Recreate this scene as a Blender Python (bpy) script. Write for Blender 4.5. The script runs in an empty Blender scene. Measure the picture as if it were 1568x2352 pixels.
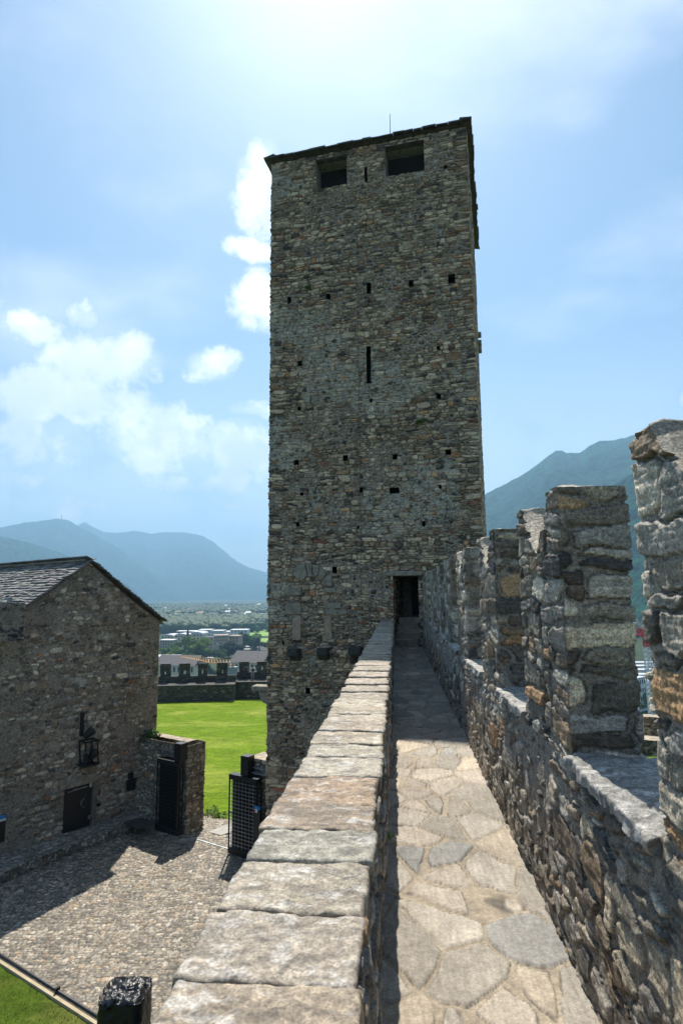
import bpy, math, random
import numpy as np
from mathutils import Vector, Matrix
R = math.radians
SC = bpy.context.scene
COL = SC.collection

# ------------------------------------------------------------------ camera
CF, PITCH, ROLL = 1376.0, math.atan(186 / 1376), R(-0.45)
cp_, sp_ = math.cos(PITCH), math.sin(PITCH)
_f = np.array([0, cp_, sp_]); _r0 = np.array([1.0, 0, 0]); _u0 = np.array([0, -sp_, cp_])
_c, _s = math.cos(ROLL), math.sin(ROLL)
_r = _c * _r0 + _s * _u0; _u = -_s * _r0 + _c * _u0
cam = bpy.data.cameras.new('camera'); camo = bpy.data.objects.new('camera', cam); COL.objects.link(camo)
camo.matrix_world = Matrix(((_r[0], _u[0], -_f[0], 0), (_r[1], _u[1], -_f[1], 0), (_r[2], _u[2], -_f[2], 0), (0, 0, 0, 1)))
cam.sensor_fit = 'HORIZONTAL'; cam.sensor_width = 24.0; cam.lens = 24.0 * CF / 1568
cam.clip_start = 0.05; cam.clip_end = 60000
cam.dof.use_dof = True; cam.dof.focus_distance = 14; cam.dof.aperture_fstop = 7.0
SC.camera = camo

# ------------------------------------------------------------------ sky, sun, exposure
SUN_EL, SUN_AZ = 55.3, -1.5
SC.view_settings.view_transform = 'Standard'; SC.view_settings.look = 'None'
SC.view_settings.gamma = 1; SC.view_settings.use_curve_mapping = False
SC.view_settings.exposure = 1.05
SC.cycles.use_denoising = True
SC.cycles.max_bounces = 6; SC.cycles.diffuse_bounces = 4; SC.cycles.volume_bounces = 0

sun = bpy.data.lights.new('sun', 'SUN'); suno = bpy.data.objects.new('sun', sun); COL.objects.link(suno)
sun.energy = 4.1; sun.angle = R(0.55); sun.color = (1.0, 0.93, 0.82)
suno.rotation_euler = (-R(90 - SUN_EL), 0, -R(SUN_AZ)); suno.location = (0, 40, 60)

def ray(x, y):
    return _f + (x - 784) / CF * _r - (y - 1176) / CF * _u
def at(x, y, z=None, Y=None):
    d = ray(x, y)
    return d * (z / d[2]) if z is not None else d * (Y / d[1])

W = bpy.data.worlds.new('World'); SC.world = W; W.use_nodes = True
nt = W.node_tree; nt.nodes.clear()
def N(t, **k):
    n = nt.nodes.new(t)
    for a, b in k.items(): setattr(n, a, b)
    return n
def plug(v, s):
    if isinstance(v, (int, float)): s.default_value = v
    else: nt.links.new(v, s)
def M_(op, a, b=0.0, c=None, clamp=False):
    n = N('ShaderNodeMath', operation=op); n.use_clamp = clamp
    plug(a, n.inputs[0]); plug(b, n.inputs[1])
    if c is not None: plug(c, n.inputs[2])
    return n.outputs[0]
def smooth(v, a, b, lo=0.0, hi=1.0):
    n = N('ShaderNodeMapRange', interpolation_type='SMOOTHSTEP')
    plug(v, n.inputs[0]); n.inputs[1].default_value = a; n.inputs[2].default_value = b
    n.inputs[3].default_value = lo; n.inputs[4].default_value = hi
    return n.outputs[0]
sky = N('ShaderNodeTexSky'); sky.sky_type = 'NISHITA'; sky.sun_disc = False
sky.sun_elevation = R(SUN_EL); sky.sun_rotation = R(SUN_AZ); sky.altitude = 300
sky.air_density = 1.0; sky.dust_density = 1.1; sky.ozone_density = 0.7
tc = N('ShaderNodeTexCoord'); sx = N('ShaderNodeSeparateXYZ'); nt.links.new(tc.outputs['Generated'], sx.inputs[0])
az = M_('ARCTAN2', sx.outputs[0], sx.outputs[1]); el = M_('ARCSINE', sx.outputs[2])
def noise(scale, detail=8, rough=0.55, vec=None, dist=0.0):
    n = N('ShaderNodeTexNoise'); n.inputs['Scale'].default_value = scale; n.inputs['Detail'].default_value = detail
    n.inputs['Roughness'].default_value = rough; n.inputs['Distortion'].default_value = dist
    nt.links.new(vec if vec else tc.outputs['Generated'], n.inputs['Vector'])
    return n
wn = noise(5.0, 4, 0.6); ws = N('ShaderNodeSeparateColor'); nt.links.new(wn.outputs['Color'], ws.inputs[0])
az2 = M_('ADD', az, M_('MULTIPLY', M_('SUBTRACT', ws.outputs[0], 0.5), 0.10))
el2 = M_('ADD', el, M_('MULTIPLY', M_('SUBTRACT', ws.outputs[1], 0.5), 0.07))
lobes = [(40, 745, 110, 52, 1), (150, 800, 110, 60, 1), (275, 835, 95, 62, 1), (60, 895, 135, 72, 1), (210, 925, 130, 58, .95), (330, 1000, 130, 62, .95),
         (440, 1030, 130, 60, .9), (570, 1035, 75, 62, .9), (604, 430, 52, 85, .85), (592, 690, 58, 48, .7), (195, 722, 42, 34, 1.0), (465, 846, 60, 34, .95),
         (590, 950, 62, 18, .8), (45, 1098, 55, 26, .75), (145, 1172, 48, 36, .8), (240, 1158, 95, 16, .8), (520, 1165, 26, 10, .8), (90, 1020, 130, 40, .6), (580, 570, 60, 22, .8), (1575, 930, 22, 24, 1.0),
         (480, 1110, 110, 22, .7)]
best = None
for (px, py, rx, ry, amp) in lobes:
    d = ray(px, py); d = d / np.linalg.norm(d)
    a0, e0 = math.atan2(d[0], d[1]), math.asin(d[2])
    k = math.cos(math.atan(math.hypot(px - 784, py - 1176) / CF))
    ra, re = rx / CF * k * k / math.cos(e0), ry / CF * k
    dx = M_('DIVIDE', M_('SUBTRACT', az2, a0), ra); dy = M_('DIVIDE', M_('SUBTRACT', el2, e0), re)
    q = M_('MULTIPLY', M_('SUBTRACT', 1.0, M_('ADD', M_('MULTIPLY', dx, dx), M_('MULTIPLY', dy, dy))), amp)
    best = q if best is None else M_('SMOOTH_MAX', best, q, 0.25)
best = M_('MAXIMUM', best, -2.2)
cn = noise(12.0, 14, 0.66, dist=0.1); cn2 = noise(4.5, 6, 0.55)
dens = M_('ADD', M_('ADD', M_('MULTIPLY', best, 0.62), 0.46), M_('MULTIPLY', M_('SUBTRACT', cn.outputs[0], 0.5), 4.6))
mask = M_('MAXIMUM', smooth(dens, -0.05, 1.15), M_('MULTIPLY', smooth(M_('ADD', best, M_('MULTIPLY', M_('SUBTRACT', cn2.outputs[0], 0.5), 2.0)), -0.7, 1.0), 0.5))
cn3 = noise(7.0, 10, 0.6); thick = smooth(M_('ADD', M_('MULTIPLY', dens, 0.35), M_('MULTIPLY', M_('SUBTRACT', cn3.outputs[0], 0.42), 5.5)), 0.1, 1.2)
low = smooth(el, 0.20, 0.60, 1.0, 0.35)
bright = M_('SUBTRACT', 1.0, M_('MULTIPLY', M_('MULTIPLY', thick, low), 0.45))
# thin veil clouds
mp = N('ShaderNodeMapping'); nt.links.new(tc.outputs['Generated'], mp.inputs[0]); mp.inputs['Scale'].default_value = (1.1, 2.2, 2.6); mp.inputs['Rotation'].default_value = (0.2, 0.5, 0.3)
vn_ = noise(2.0, 7, 0.5, mp.outputs[0]); veil = M_('MULTIPLY', smooth(vn_.outputs[0], 0.46, 0.78), 0.42)
hz = smooth(el, 0.0, 0.45, 0.55, 0.0)
cm = M_('MAXIMUM', mask, M_('MAXIMUM', veil, hz))
sb = N('ShaderNodeMix', data_type='RGBA'); nt.links.new(cm, sb.inputs['Factor'])
tn = N('ShaderNodeVectorMath', operation='MULTIPLY'); tn.inputs[1].default_value = (.71, .84, .90); nt.links.new(sky.outputs[0], tn.inputs[0]); nt.links.new(tn.outputs[0], sb.inputs[6])
cc = N('ShaderNodeMix', data_type='RGBA'); nt.links.new(bright, cc.inputs['Factor'])
cc.inputs[6].default_value = (2.6, 3.7, 5.0, 1); cc.inputs[7].default_value = (10.5, 10.5, 10.4, 1)
nt.links.new(cc.outputs[2], sb.inputs[7])
bg = N('ShaderNodeBackground'); bg.inputs[1].default_value = 0.074; nt.links.new(sb.outputs[2], bg.inputs[0])
ow = N('ShaderNodeOutputWorld'); nt.links.new(bg.outputs[0], ow.inputs[0])
W.cycles.sampling_method = 'MANUAL'; W.cycles.sample_map_resolution = 1024

# ------------------------------------------------------------------ helpers
_tab = np.random.RandomState(5).rand(64, 256, 256).astype(np.float32)
def vn(x, y, seed=0):
    t = _tab[seed % 64]
    xi = np.floor(x).astype(np.int64); yi = np.floor(y).astype(np.int64)
    fx = x - xi; fy = y - yi; fx = fx * fx * (3 - 2 * fx); fy = fy * fy * (3 - 2 * fy)
    a = t[xi & 255, yi & 255]; b = t[(xi + 1) & 255, yi & 255]; c = t[xi & 255, (yi + 1) & 255]; d = t[(xi + 1) & 255, (yi + 1) & 255]
    return (a + (b - a) * fx) * (1 - fy) + (c + (d - c) * fx) * fy
def fbm(x, y, seed=0, oc=4, g=0.5):
    s = 0; a = 1; tot = 0
    for i in range(oc):
        s = s + a * vn(x * 2 ** i + 17.3 * i, y * 2 ** i + 9.1 * i, seed + i); tot += a; a *= g
    return s / tot
def sst(x, a, b):
    t = np.clip((x - a) / (b - a), 0, 1); return t * t * (3 - 2 * t)

def empty(name, label=None, cat=None, loc=(0, 0, 0), group=None, kind=None):
    o = bpy.data.objects.new(name, None); COL.objects.link(o); o.location = loc
    o.empty_display_size = 0.5
    return tag(o, label, cat, group, kind)
def tag(o, label=None, cat=None, group=None, kind=None):
    if label: o['label'] = label
    if cat: o['category'] = cat
    if group: o['group'] = group
    if kind: o['kind'] = kind
    return o
def link(name, me, mat=None, parent=None):
    o = bpy.data.objects.new(name, me); COL.objects.link(o)
    if mat is not None: me.materials.append(mat)
    if parent is not None:
        o.parent = parent
        o.matrix_parent_inverse = Matrix.Translation(-Vector(parent.location)) if parent.type == 'EMPTY' else Matrix()
        if parent.type == 'EMPTY': o.matrix_parent_inverse = parent.matrix_basis.inverted()
    return o
def np_mesh(name, V, Fc, col=None, smooth=True):
    V = np.ascontiguousarray(V, np.float32).reshape(-1, 3); Fc = np.ascontiguousarray(Fc, np.int32)
    k = Fc.shape[1]; me = bpy.data.meshes.new(name)
    me.vertices.add(len(V)); me.vertices.foreach_set('co', V.ravel())
    me.loops.add(Fc.size); me.loops.foreach_set('vertex_index', Fc.ravel())
    me.polygons.add(len(Fc)); me.polygons.foreach_set('loop_start', np.arange(0, Fc.size, k, dtype=np.int32))
    me.update(calc_edges=True)
    if col is not None:
        c = np.ones((len(V), 4), np.float32); c[:, :3] = np.asarray(col).reshape(-1, 3)
        a = me.attributes.new('col', 'FLOAT_COLOR', 'POINT'); a.data.foreach_set('color', c.ravel())
    me.polygons.foreach_set('use_smooth', np.full(len(Fc), smooth)); me.update()
    return me
def grid_mesh(name, P, col=None, wrap=False, keep=None, smooth=True):
    nu, nv, _ = P.shape; idx = np.arange(nu * nv).reshape(nu, nv)
    a = idx if wrap else idx[:-1]; b = np.roll(idx, -1, 0) if wrap else idx[1:]
    q = np.stack([a[:, :-1], b[:, :-1], b[:, 1:], a[:, 1:]], -1)
    if keep is not None: q = q[keep[:q.shape[0]]]
    return np_mesh(name, P.reshape(-1, 3), q.reshape(-1, 4), None if col is None else col.reshape(-1, 3), smooth)

class MB:
    def __init__(s): s.v = []; s.f = []
    def add(s, vs, fs):
        n = len(s.v); s.v += [tuple(map(float, p)) for p in vs]; s.f += [tuple(i + n for i in f) for f in fs]
    def box(s, c, d, x=(1, 0, 0), y=None, z=(0, 0, 1)):
        c = Vector(c); x = Vector(x).normalized(); z = Vector(z).normalized(); y = Vector(y).normalized() if y else z.cross(x)
        vs = [c + x * (i * d[0] / 2) + y * (j * d[1] / 2) + z * (k * d[2] / 2) for i in (-1, 1) for j in (-1, 1) for k in (-1, 1)]
        s.add(vs, [(0, 1, 3, 2), (4, 6, 7, 5), (0, 4, 5, 1), (2, 3, 7, 6), (0, 2, 6, 4), (1, 5, 7, 3)])
    def bar(s, a, b, w, t=None, n=4):
        a = Vector(a); b = Vector(b); d = (b - a).normalized(); u = d.cross(Vector((0, 0, 1)))
        if u.length < 1e-3: u = Vector((1, 0, 0))
        u.normalize(); v = d.cross(u); t = t or w; r = []
        for p, ww in ((a, w), (b, t)):
            for i in range(n):
                an = 2 * math.pi * (i + .5) / n; r.append(p + (u * math.cos(an) + v * math.sin(an)) * ww / 2 * (1.414 if n == 4 else 1))
        s.add(r, [(i, (i + 1) % n, n + (i + 1) % n, n + i) for i in range(n)] + [tuple(range(n))[::-1], tuple(range(n, 2 * n))])
    def poly(s, pts): s.add(pts, [tuple(range(len(pts)))])
    def prism(s, pts, h):
        n = len(pts); h = Vector(h); a = [Vector(p) for p in pts]
        s.add(a + [p + h for p in a], [tuple(range(n))[::-1], tuple(range(n, 2 * n))] + [(i, (i + 1) % n, n + (i + 1) % n, n + i) for i in range(n)])
    def build(s, name, mat, parent=None, smooth=False, bevel=0):
        me = bpy.data.meshes.new(name); me.from_pydata(s.v, [], s.f); me.update()
        if smooth: me.polygons.foreach_set('use_smooth', [True] * len(me.polygons))
        o = link(name, me, mat, parent)
        if bevel:
            b = o.modifiers.new('b', 'BEVEL'); b.width = bevel; b.segments = 2
        return o

# ---- materials
def mat_new(name):
    m = bpy.data.materials.new(name); m.use_nodes = True
    return m, m.node_tree, m.node_tree.nodes['Principled BSDF']
def nn(t, ty, **k):
    n = t.nodes.new(ty)
    for a, b in k.items(): setattr(n, a, b)
    return n
def plain(name, c, rough=0.7, metal=0.0, var=0.15, scale=3.0, bump=0.0, bscale=30, spec=0.5, bd=0.01):
    m, t, b = mat_new(name)
    tx = nn(t, 'ShaderNodeTexCoord'); n1 = nn(t, 'ShaderNodeTexNoise'); n1.inputs['Scale'].default_value = scale; n1.inputs['Detail'].default_value = 6
    t.links.new(tx.outputs['Object'], n1.inputs['Vector'])
    r = nn(t, 'ShaderNodeMapRange'); r.inputs[1].default_value = .3; r.inputs[2].default_value = .7; r.inputs[3].default_value = 1 - var; r.inputs[4].default_value = 1 + var
    t.links.new(n1.outputs[0], r.inputs[0])
    mx = nn(t, 'ShaderNodeVectorMath', operation='SCALE'); mx.inputs[0].default_value = c[:3]; t.links.new(r.outputs[0], mx.inputs['Scale'])
    t.links.new(mx.outputs[0], b.inputs['Base Color'])
    b.inputs['Roughness'].default_value = rough; b.inputs['Metallic'].default_value = metal; b.inputs['Specular IOR Level'].default_value = spec
    if bump:
        n2 = nn(t, 'ShaderNodeTexNoise'); n2.inputs['Scale'].default_value = bscale; n2.inputs['Detail'].default_value = 8
        t.links.new(tx.outputs['Object'], n2.inputs['Vector'])
        bp = nn(t, 'ShaderNodeBump'); bp.inputs['Strength'].default_value = bump; bp.inputs['Distance'].default_value = bd
        t.links.new(n2.outputs[0], bp.inputs['Height']); t.links.new(bp.outputs[0], b.inputs['Normal'])
    return m
def stone_mat(name, rough=0.85, fine=40, bump=0.6, bd=0.01, var=0.35, spec=0.35, glint=0.0, gscale=180, grain=0, gv=.4):
    """reads the per-stone colour 'col' of the mesh and adds grain"""
    m, t, b = mat_new(name)
    tx = nn(t, 'ShaderNodeTexCoord'); at_ = nn(t, 'ShaderNodeAttribute'); at_.attribute_name = 'col'
    n1 = nn(t, 'ShaderNodeTexNoise'); n1.inputs['Scale'].default_value = fine; n1.inputs['Detail'].default_value = 8; n1.inputs['Roughness'].default_value = .65
    t.links.new(tx.outputs['Object'], n1.inputs['Vector'])
    n3 = nn(t, 'ShaderNodeTexNoise'); n3.inputs['Scale'].default_value = 1.3; n3.inputs['Detail'].default_value = 5
    t.links.new(tx.outputs['Object'], n3.inputs['Vector'])
    r = nn(t, 'ShaderNodeMapRange'); r.inputs[1].default_value = .3; r.inputs[2].default_value = .7; r.inputs[3].default_value = 1 - var; r.inputs[4].default_value = 1 + var
    t.links.new(n1.outputs[0], r.inputs[0])
    r3 = nn(t, 'ShaderNodeMapRange'); r3.inputs[1].default_value = .3; r3.inputs[2].default_value = .7; r3.inputs[3].default_value = .84; r3.inputs[4].default_value = 1.16
    t.links.new(n3.outputs[0], r3.inputs[0])
    mm = nn(t, 'ShaderNodeMath', operation='MULTIPLY'); t.links.new(r.outputs[0], mm.inputs[0]); t.links.new(r3.outputs[0], mm.inputs[1])
    if grain:
        n4 = nn(t, 'ShaderNodeTexNoise'); n4.inputs['Scale'].default_value = grain; n4.inputs['Detail'].default_value = 3; t.links.new(tx.outputs['Object'], n4.inputs['Vector'])
        r4 = nn(t, 'ShaderNodeMapRange'); r4.inputs[1].default_value = .38; r4.inputs[2].default_value = .62; r4.inputs[3].default_value = 1 - gv; r4.inputs[4].default_value = 1 + gv; t.links.new(n4.outputs[0], r4.inputs[0])
        m4 = nn(t, 'ShaderNodeMath', operation='MULTIPLY'); t.links.new(mm.outputs[0], m4.inputs[0]); t.links.new(r4.outputs[0], m4.inputs[1]); mm = m4
    mx = nn(t, 'ShaderNodeVectorMath', operation='SCALE'); t.links.new(at_.outputs['Color'], mx.inputs[0]); t.links.new(mm.outputs[0], mx.inputs['Scale'])
    t.links.new(mx.outputs[0], b.inputs['Base Color'])
    b.inputs['Roughness'].default_value = rough; b.inputs['Specular IOR Level'].default_value = spec
    if glint:
        v = nn(t, 'ShaderNodeTexVoronoi'); v.inputs['Scale'].default_value = gscale; t.links.new(tx.outputs['Object'], v.inputs['Vector'])
        sc = nn(t, 'ShaderNodeSeparateColor'); t.links.new(v.outputs['Color'], sc.inputs[0])
        g = nn(t, 'ShaderNodeMapRange'); g.inputs[1].default_value = .80; g.inputs[2].default_value = .95; g.inputs[3].default_value = rough; g.inputs[4].default_value = rough - glint
        t.links.new(sc.outputs[0], g.inputs[0]); t.links.new(g.outputs[0], b.inputs['Roughness'])
    n2 = nn(t, 'ShaderNodeTexNoise'); n2.inputs['Scale'].default_value = fine * 0.8; n2.inputs['Detail'].default_value = 10; n2.inputs['Roughness'].default_value = .7
    t.links.new(tx.outputs['Object'], n2.inputs['Vector'])
    bp = nn(t, 'ShaderNodeBump'); bp.inputs['Strength'].default_value = bump; bp.inputs['Distance'].default_value = bd
    t.links.new(n2.outputs[0], bp.inputs['Height']); t.links.new(bp.outputs[0], b.inputs['Normal'])
    return m
M = {}
M['wall'] = stone_mat('rubble_masonry', fine=14, bump=.8, bd=.03, var=.45, grain=45, gv=.25)
M['near'] = stone_mat('near_rubble', rough=.7, fine=42, bump=1.0, bd=.018, var=.55, spec=.6, glint=.3, gscale=120, grain=110, gv=.35)
M['coping'] = stone_mat('gneiss_coping', rough=.7, fine=30, bump=1.0, bd=.012, var=.5, glint=.35, gscale=130, spec=.6, grain=100, gv=.28)
M['flag'] = stone_mat('flagstone', rough=.8, fine=30, bump=.8, bd=.008, var=.22, spec=.4, grain=90, gv=.14)
M['cobble'] = stone_mat('cobble', rough=.75, fine=12, bump=.8, bd=.02, var=.4, spec=.5, glint=.3, gscale=9)
M['slabroof'] = stone_mat('roof_slab', rough=.6, fine=12, bump=.5, bd=.01, var=.35)
M['black'] = plain('black_paint', (.012, .012, .014), .45, var=.2)
M['iron'] = plain('dark_iron', (.03, .033, .036), .5, .6, var=.3, scale=8)
M['steel'] = plain('brushed_steel', (.45, .46, .47), .3, 1.0)
M['zinc'] = plain('zinc_flashing', (.32, .34, .36), .45, .7, var=.2)
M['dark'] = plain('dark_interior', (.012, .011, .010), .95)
M['mortar'] = plain('mortar', (.17, .15, .125), .95, var=.3, scale=4, bump=.6, bscale=30)
M['gneiss'] = plain('dressed_gneiss', (.30, .26, .20), .85, var=.35, scale=6, bump=.7, bscale=18, bd=.02)
M['pinkstone'] = plain('pink_granite', (.40, .29, .22), .85, var=.25, scale=8, bump=.6, bscale=25)
M['darkstone'] = plain('dark_stone', (.05, .055, .048), .8, var=.4, scale=6, bump=.8, bscale=14, bd=.03)  # very dark stone shared by the corbels and the tower hole insides
M['wood'] = plain('old_timber', (.11, .085, .065), .85, var=.4, scale=5, bump=.5, bscale=25)
M['white'] = plain('white_plaster', (.72, .73, .72), .7, var=.05)
M['cream'] = plain('cream_plaster', (.66, .58, .42), .8, var=.06)
M['tan'] = plain('tan_plaster', (.42, .32, .22), .8, var=.08, scale=.2)
M['glass'] = plain('dark_glass', (.05, .065, .08), .12, var=.1)
M['tileroof'] = plain('brown_roof', (.085, .075, .075), .8, var=.25, scale=.5)
M['greyroof'] = plain('pale_roof', (.5, .52, .55), .5, var=.1, scale=.3)
M['red'] = plain('red_paint', (.55, .035, .045), .5)
M['yellow'] = plain('crane_orange', (.75, .36, .07), .5)
M['blue'] = plain('sign_blue', (.03, .22, .55), .5)
M['teal'] = plain('green_grey_panel', (.16, .24, .24), .6)

# ---- masonry pattern
P_TOWER = [((.30, .265, .205), 5), ((.205, .185, .15), 6), ((.125, .115, .10), 5), ((.42, .375, .29), 4), ((.055, .056, .056), 2.6), ((.17, .125, .085), 4), ((.34, .18, .085), 1.3), ((.18, .075, .05), .9), ((.26, .235, .185), 5), ((.55, .50, .41), 1.0)]
P_HOUSE = [((.20, .175, .145), 8), ((.15, .135, .11), 6), ((.29, .26, .21), 3.5), ((.55, .50, .42), 2.0), ((.07, .066, .062), 2), ((.17, .13, .095), 4), ((.28, .14, .07), .35), ((.22, .215, .205), 3)]
P_NEAR = [((.25, .23, .19), 6), ((.38, .36, .32), 4), ((.15, .14, .12), 5), ((.055, .055, .058), 2), ((.19, .14, .09), 2.5), ((.27, .17, .085), .6), ((.24, .235, .225), 5), ((.15, .12, .09), 3)]
P_FLAG = [((.33, .29, .24), 6), ((.30, .272, .23), 4), ((.235, .23, .215), 2.5), ((.42, .36, .28), 2), ((.32, .29, .245), 5)]
P_COB = [((.27, .245, .205), 6), ((.36, .335, .29), 4), ((.18, .165, .14), 5), ((.42, .385, .33), 1.5), ((.29, .23, .16), 3), ((.13, .125, .115), 3)]
def mason(U, V, sw, sh, seed, pal, mortar=(.17, .155, .13), warp=.035, relief=.03, gap=.10, vary=.28, corners=(), cw=.5, lost=.0, edge=.3,
          flat=False, wsc=5.0, tilt=.35, rot=.10, pvals=(2.2, 3.6), skip=0.0, extra=None, strat=1.0, wide=.4, domep=2, bigs=(), noi=0.0, em=.02, gm=.012, lim0=1.08, crk=.010, cdep=.8, cvar=.4, vor=False):
    """rubble masonry over the pattern plane (U along, V up): returns relief (m), colour, stone mask"""
    rs = np.random.RandomState(seed); U = np.asarray(U, float); V = np.asarray(V, float)
    uu, vv = np.meshgrid(U, V, indexing='ij'); sh0 = seed % 40
    wu = uu + warp * 2 * (fbm(uu * wsc, vv * wsc, sh0, 3) - .5) + .25 * sw * (fbm(uu / 2.3, vv / 2.3, sh0 + 9, 2) - .5)
    wv = vv + warp * 1.2 * (fbm(uu * wsc * 1.1, vv * wsc, sh0 + 3, 3) - .5) + 1.1 * sh * (fbm(uu / 1.7, vv / 1.7, sh0 + 7, 2) - .5)
    F1 = np.full(uu.shape, 9.0); F2 = np.full(uu.shape, 9.0); ID = np.full(uu.shape, -1, np.int32); SS = np.zeros(uu.shape); LX = np.zeros(uu.shape); LY = np.zeros(uu.shape)
    seeds = []; y = V[0] - sh
    while y < V[-1] + sh:
        rh = sh * float(np.clip(rs.lognormal(0, vary), .5, 2.0)); x = U[0] - sw * rs.rand() - sw
        while x < U[-1] + sw:
            w = sw * float(np.clip(rs.lognormal(0, wide), .4, 2.3))
            inb = any(q0 < x < q1 for q0, q1 in bigs)
            if inb: w *= 1.15
            elif any(abs(x + w / 2 - c) < cw for c in corners): w = max(w, sw * 1.1) * 1.6
            cx = x + w / 2; cy = y + rh / 2 + (rs.rand() - .5) * rh * tilt
            if rs.rand() > skip:
                if rh > sh * 1.1 and rs.rand() < .35:
                    seeds.append((cx, cy - rh * .25, w * .5, rh * .28)); seeds.append((cx + (rs.rand() - .5) * w * .2, cy + rh * .25, w * .48, rh * .27))
                else: seeds.append((cx, cy, w * .5 * (.85 + .2 * rs.rand()), rh * .5 * (.8 + .35 * rs.rand())))
            x += w
        y += rh
    if extra: seeds += extra
    m = max(warp * 1.5, 0) + .02 + .15 * sw + .6 * sh
    for k, (cx, cy, a, b) in enumerate(seeds):
        g = 1.45
        i0 = np.searchsorted(U, cx - a * g - m); i1 = np.searchsorted(U, cx + a * g + m)
        j0 = np.searchsorted(V, cy - b * g - m); j1 = np.searchsorted(V, cy + b * g + m)
        if i1 <= i0 or j1 <= j0: continue
        th = rs.randn() * rot; ct, st = math.cos(th), math.sin(th); p = rs.uniform(*pvals)
        X = wu[i0:i1, j0:j1] - cx; Z = wv[i0:i1, j0:j1] - cy
        lx = (ct * X + st * Z) / a; ly = (-st * X + ct * Z) / b
        sk = rs.randn() * .14
        if vor: lx = X / (sw * .5); ly = Z / (sh * .5); sk = 0; p = 2
        d = (np.abs(lx + sk * ly) ** p + np.abs(ly) ** p) ** (1 / p)
        f1 = F1[i0:i1, j0:j1]; f2 = F2[i0:i1, j0:j1]; nearer = d < f1
        f2[...] = np.where(nearer, f1, np.minimum(f2, d)); f1[...] = np.where(nearer, d, f1)
        ID[i0:i1, j0:j1][nearer] = k; SS[i0:i1, j0:j1][nearer] = b; LX[i0:i1, j0:j1][nearer] = lx[nearer]; LY[i0:i1, j0:j1][nearer] = ly[nearer]
    n = len(seeds) + 1
    lim = lim0 - (lost * 1.6 * sst(fbm(uu / .9, vv / .9, sh0 + 11, 3), .45, .75) if lost else 0)
    SB = np.maximum(SS, .025); m1 = np.clip((lim - F1) * SB / em, 0, 1); m2 = np.clip(((F2 - F1) * SB * .8 - gm) / em, 0, 1)
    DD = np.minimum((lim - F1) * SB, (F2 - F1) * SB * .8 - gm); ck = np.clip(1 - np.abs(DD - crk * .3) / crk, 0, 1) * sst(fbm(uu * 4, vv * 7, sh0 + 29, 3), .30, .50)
    mk = np.minimum(m1, m2); dome = 1 - (1 - mk) ** domep
    prot = rs.uniform(.45, 1.25, n)[ID]; tx = rs.randn(n)[ID] * .15; ty = rs.randn(n)[ID] * .15
    stri = fbm(uu * 7 + 31, vv * 70, sh0 + 13, 3)
    micro = fbm(uu * 28, vv * 28, sh0 + 15, 4, .6) - .5
    H = relief * dome * (prot + tx * LX + ty * LY) + relief * (.45 + .35 * (1 - dome)) * micro + dome * relief * .25 * strat * (stri - .5)
    if flat: H = relief * dome * (.85 + .15 * prot) + relief * dome * .25 * (tx * LX + ty * LY) + relief * .35 * micro + relief * .3 * dome * (stri - .5)
    H = H - ck * relief * cdep
    if noi: H = H + noi * 2 * (fbm(uu * 9, vv * 9, sh0 + 27, 5, .68) - .5)
    H += relief * 1.2 * (fbm(uu / 1.5, vv / 1.5, sh0 + 17, 2) - .5)
    w = np.array([q[1] for q in pal], float); w /= w.sum(); cols = np.array([q[0] for q in pal])
    pick = cols[rs.choice(len(pal), n, p=w)] * rs.uniform(1 - cvar, 1 + cvar, n)[:, None]
    C = pick[ID] * (1 + .55 * strat * (stri - .5) + .4 * (fbm(uu * 11, vv * 11, sh0 + 19, 3) - .5))[..., None]
    big = (1 + .5 * (fbm(uu / 2.1, vv / 2.1, sh0 + 21, 3) - .5))[..., None]
    mc = np.array(mortar)[None, None] * (1 + .7 * (fbm(uu * 18, vv * 18, sh0 + 23, 3) - .5))[..., None] * big
    t = sst(mk, .02, .16)[..., None]
    C = (mc * (1 - t) + C * t) * (1 - .78 * ck[..., None])  # groove lines darkened in the colour: crevice shade together with joint dirt
    return H, np.clip(C, .01, .85), mk

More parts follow.
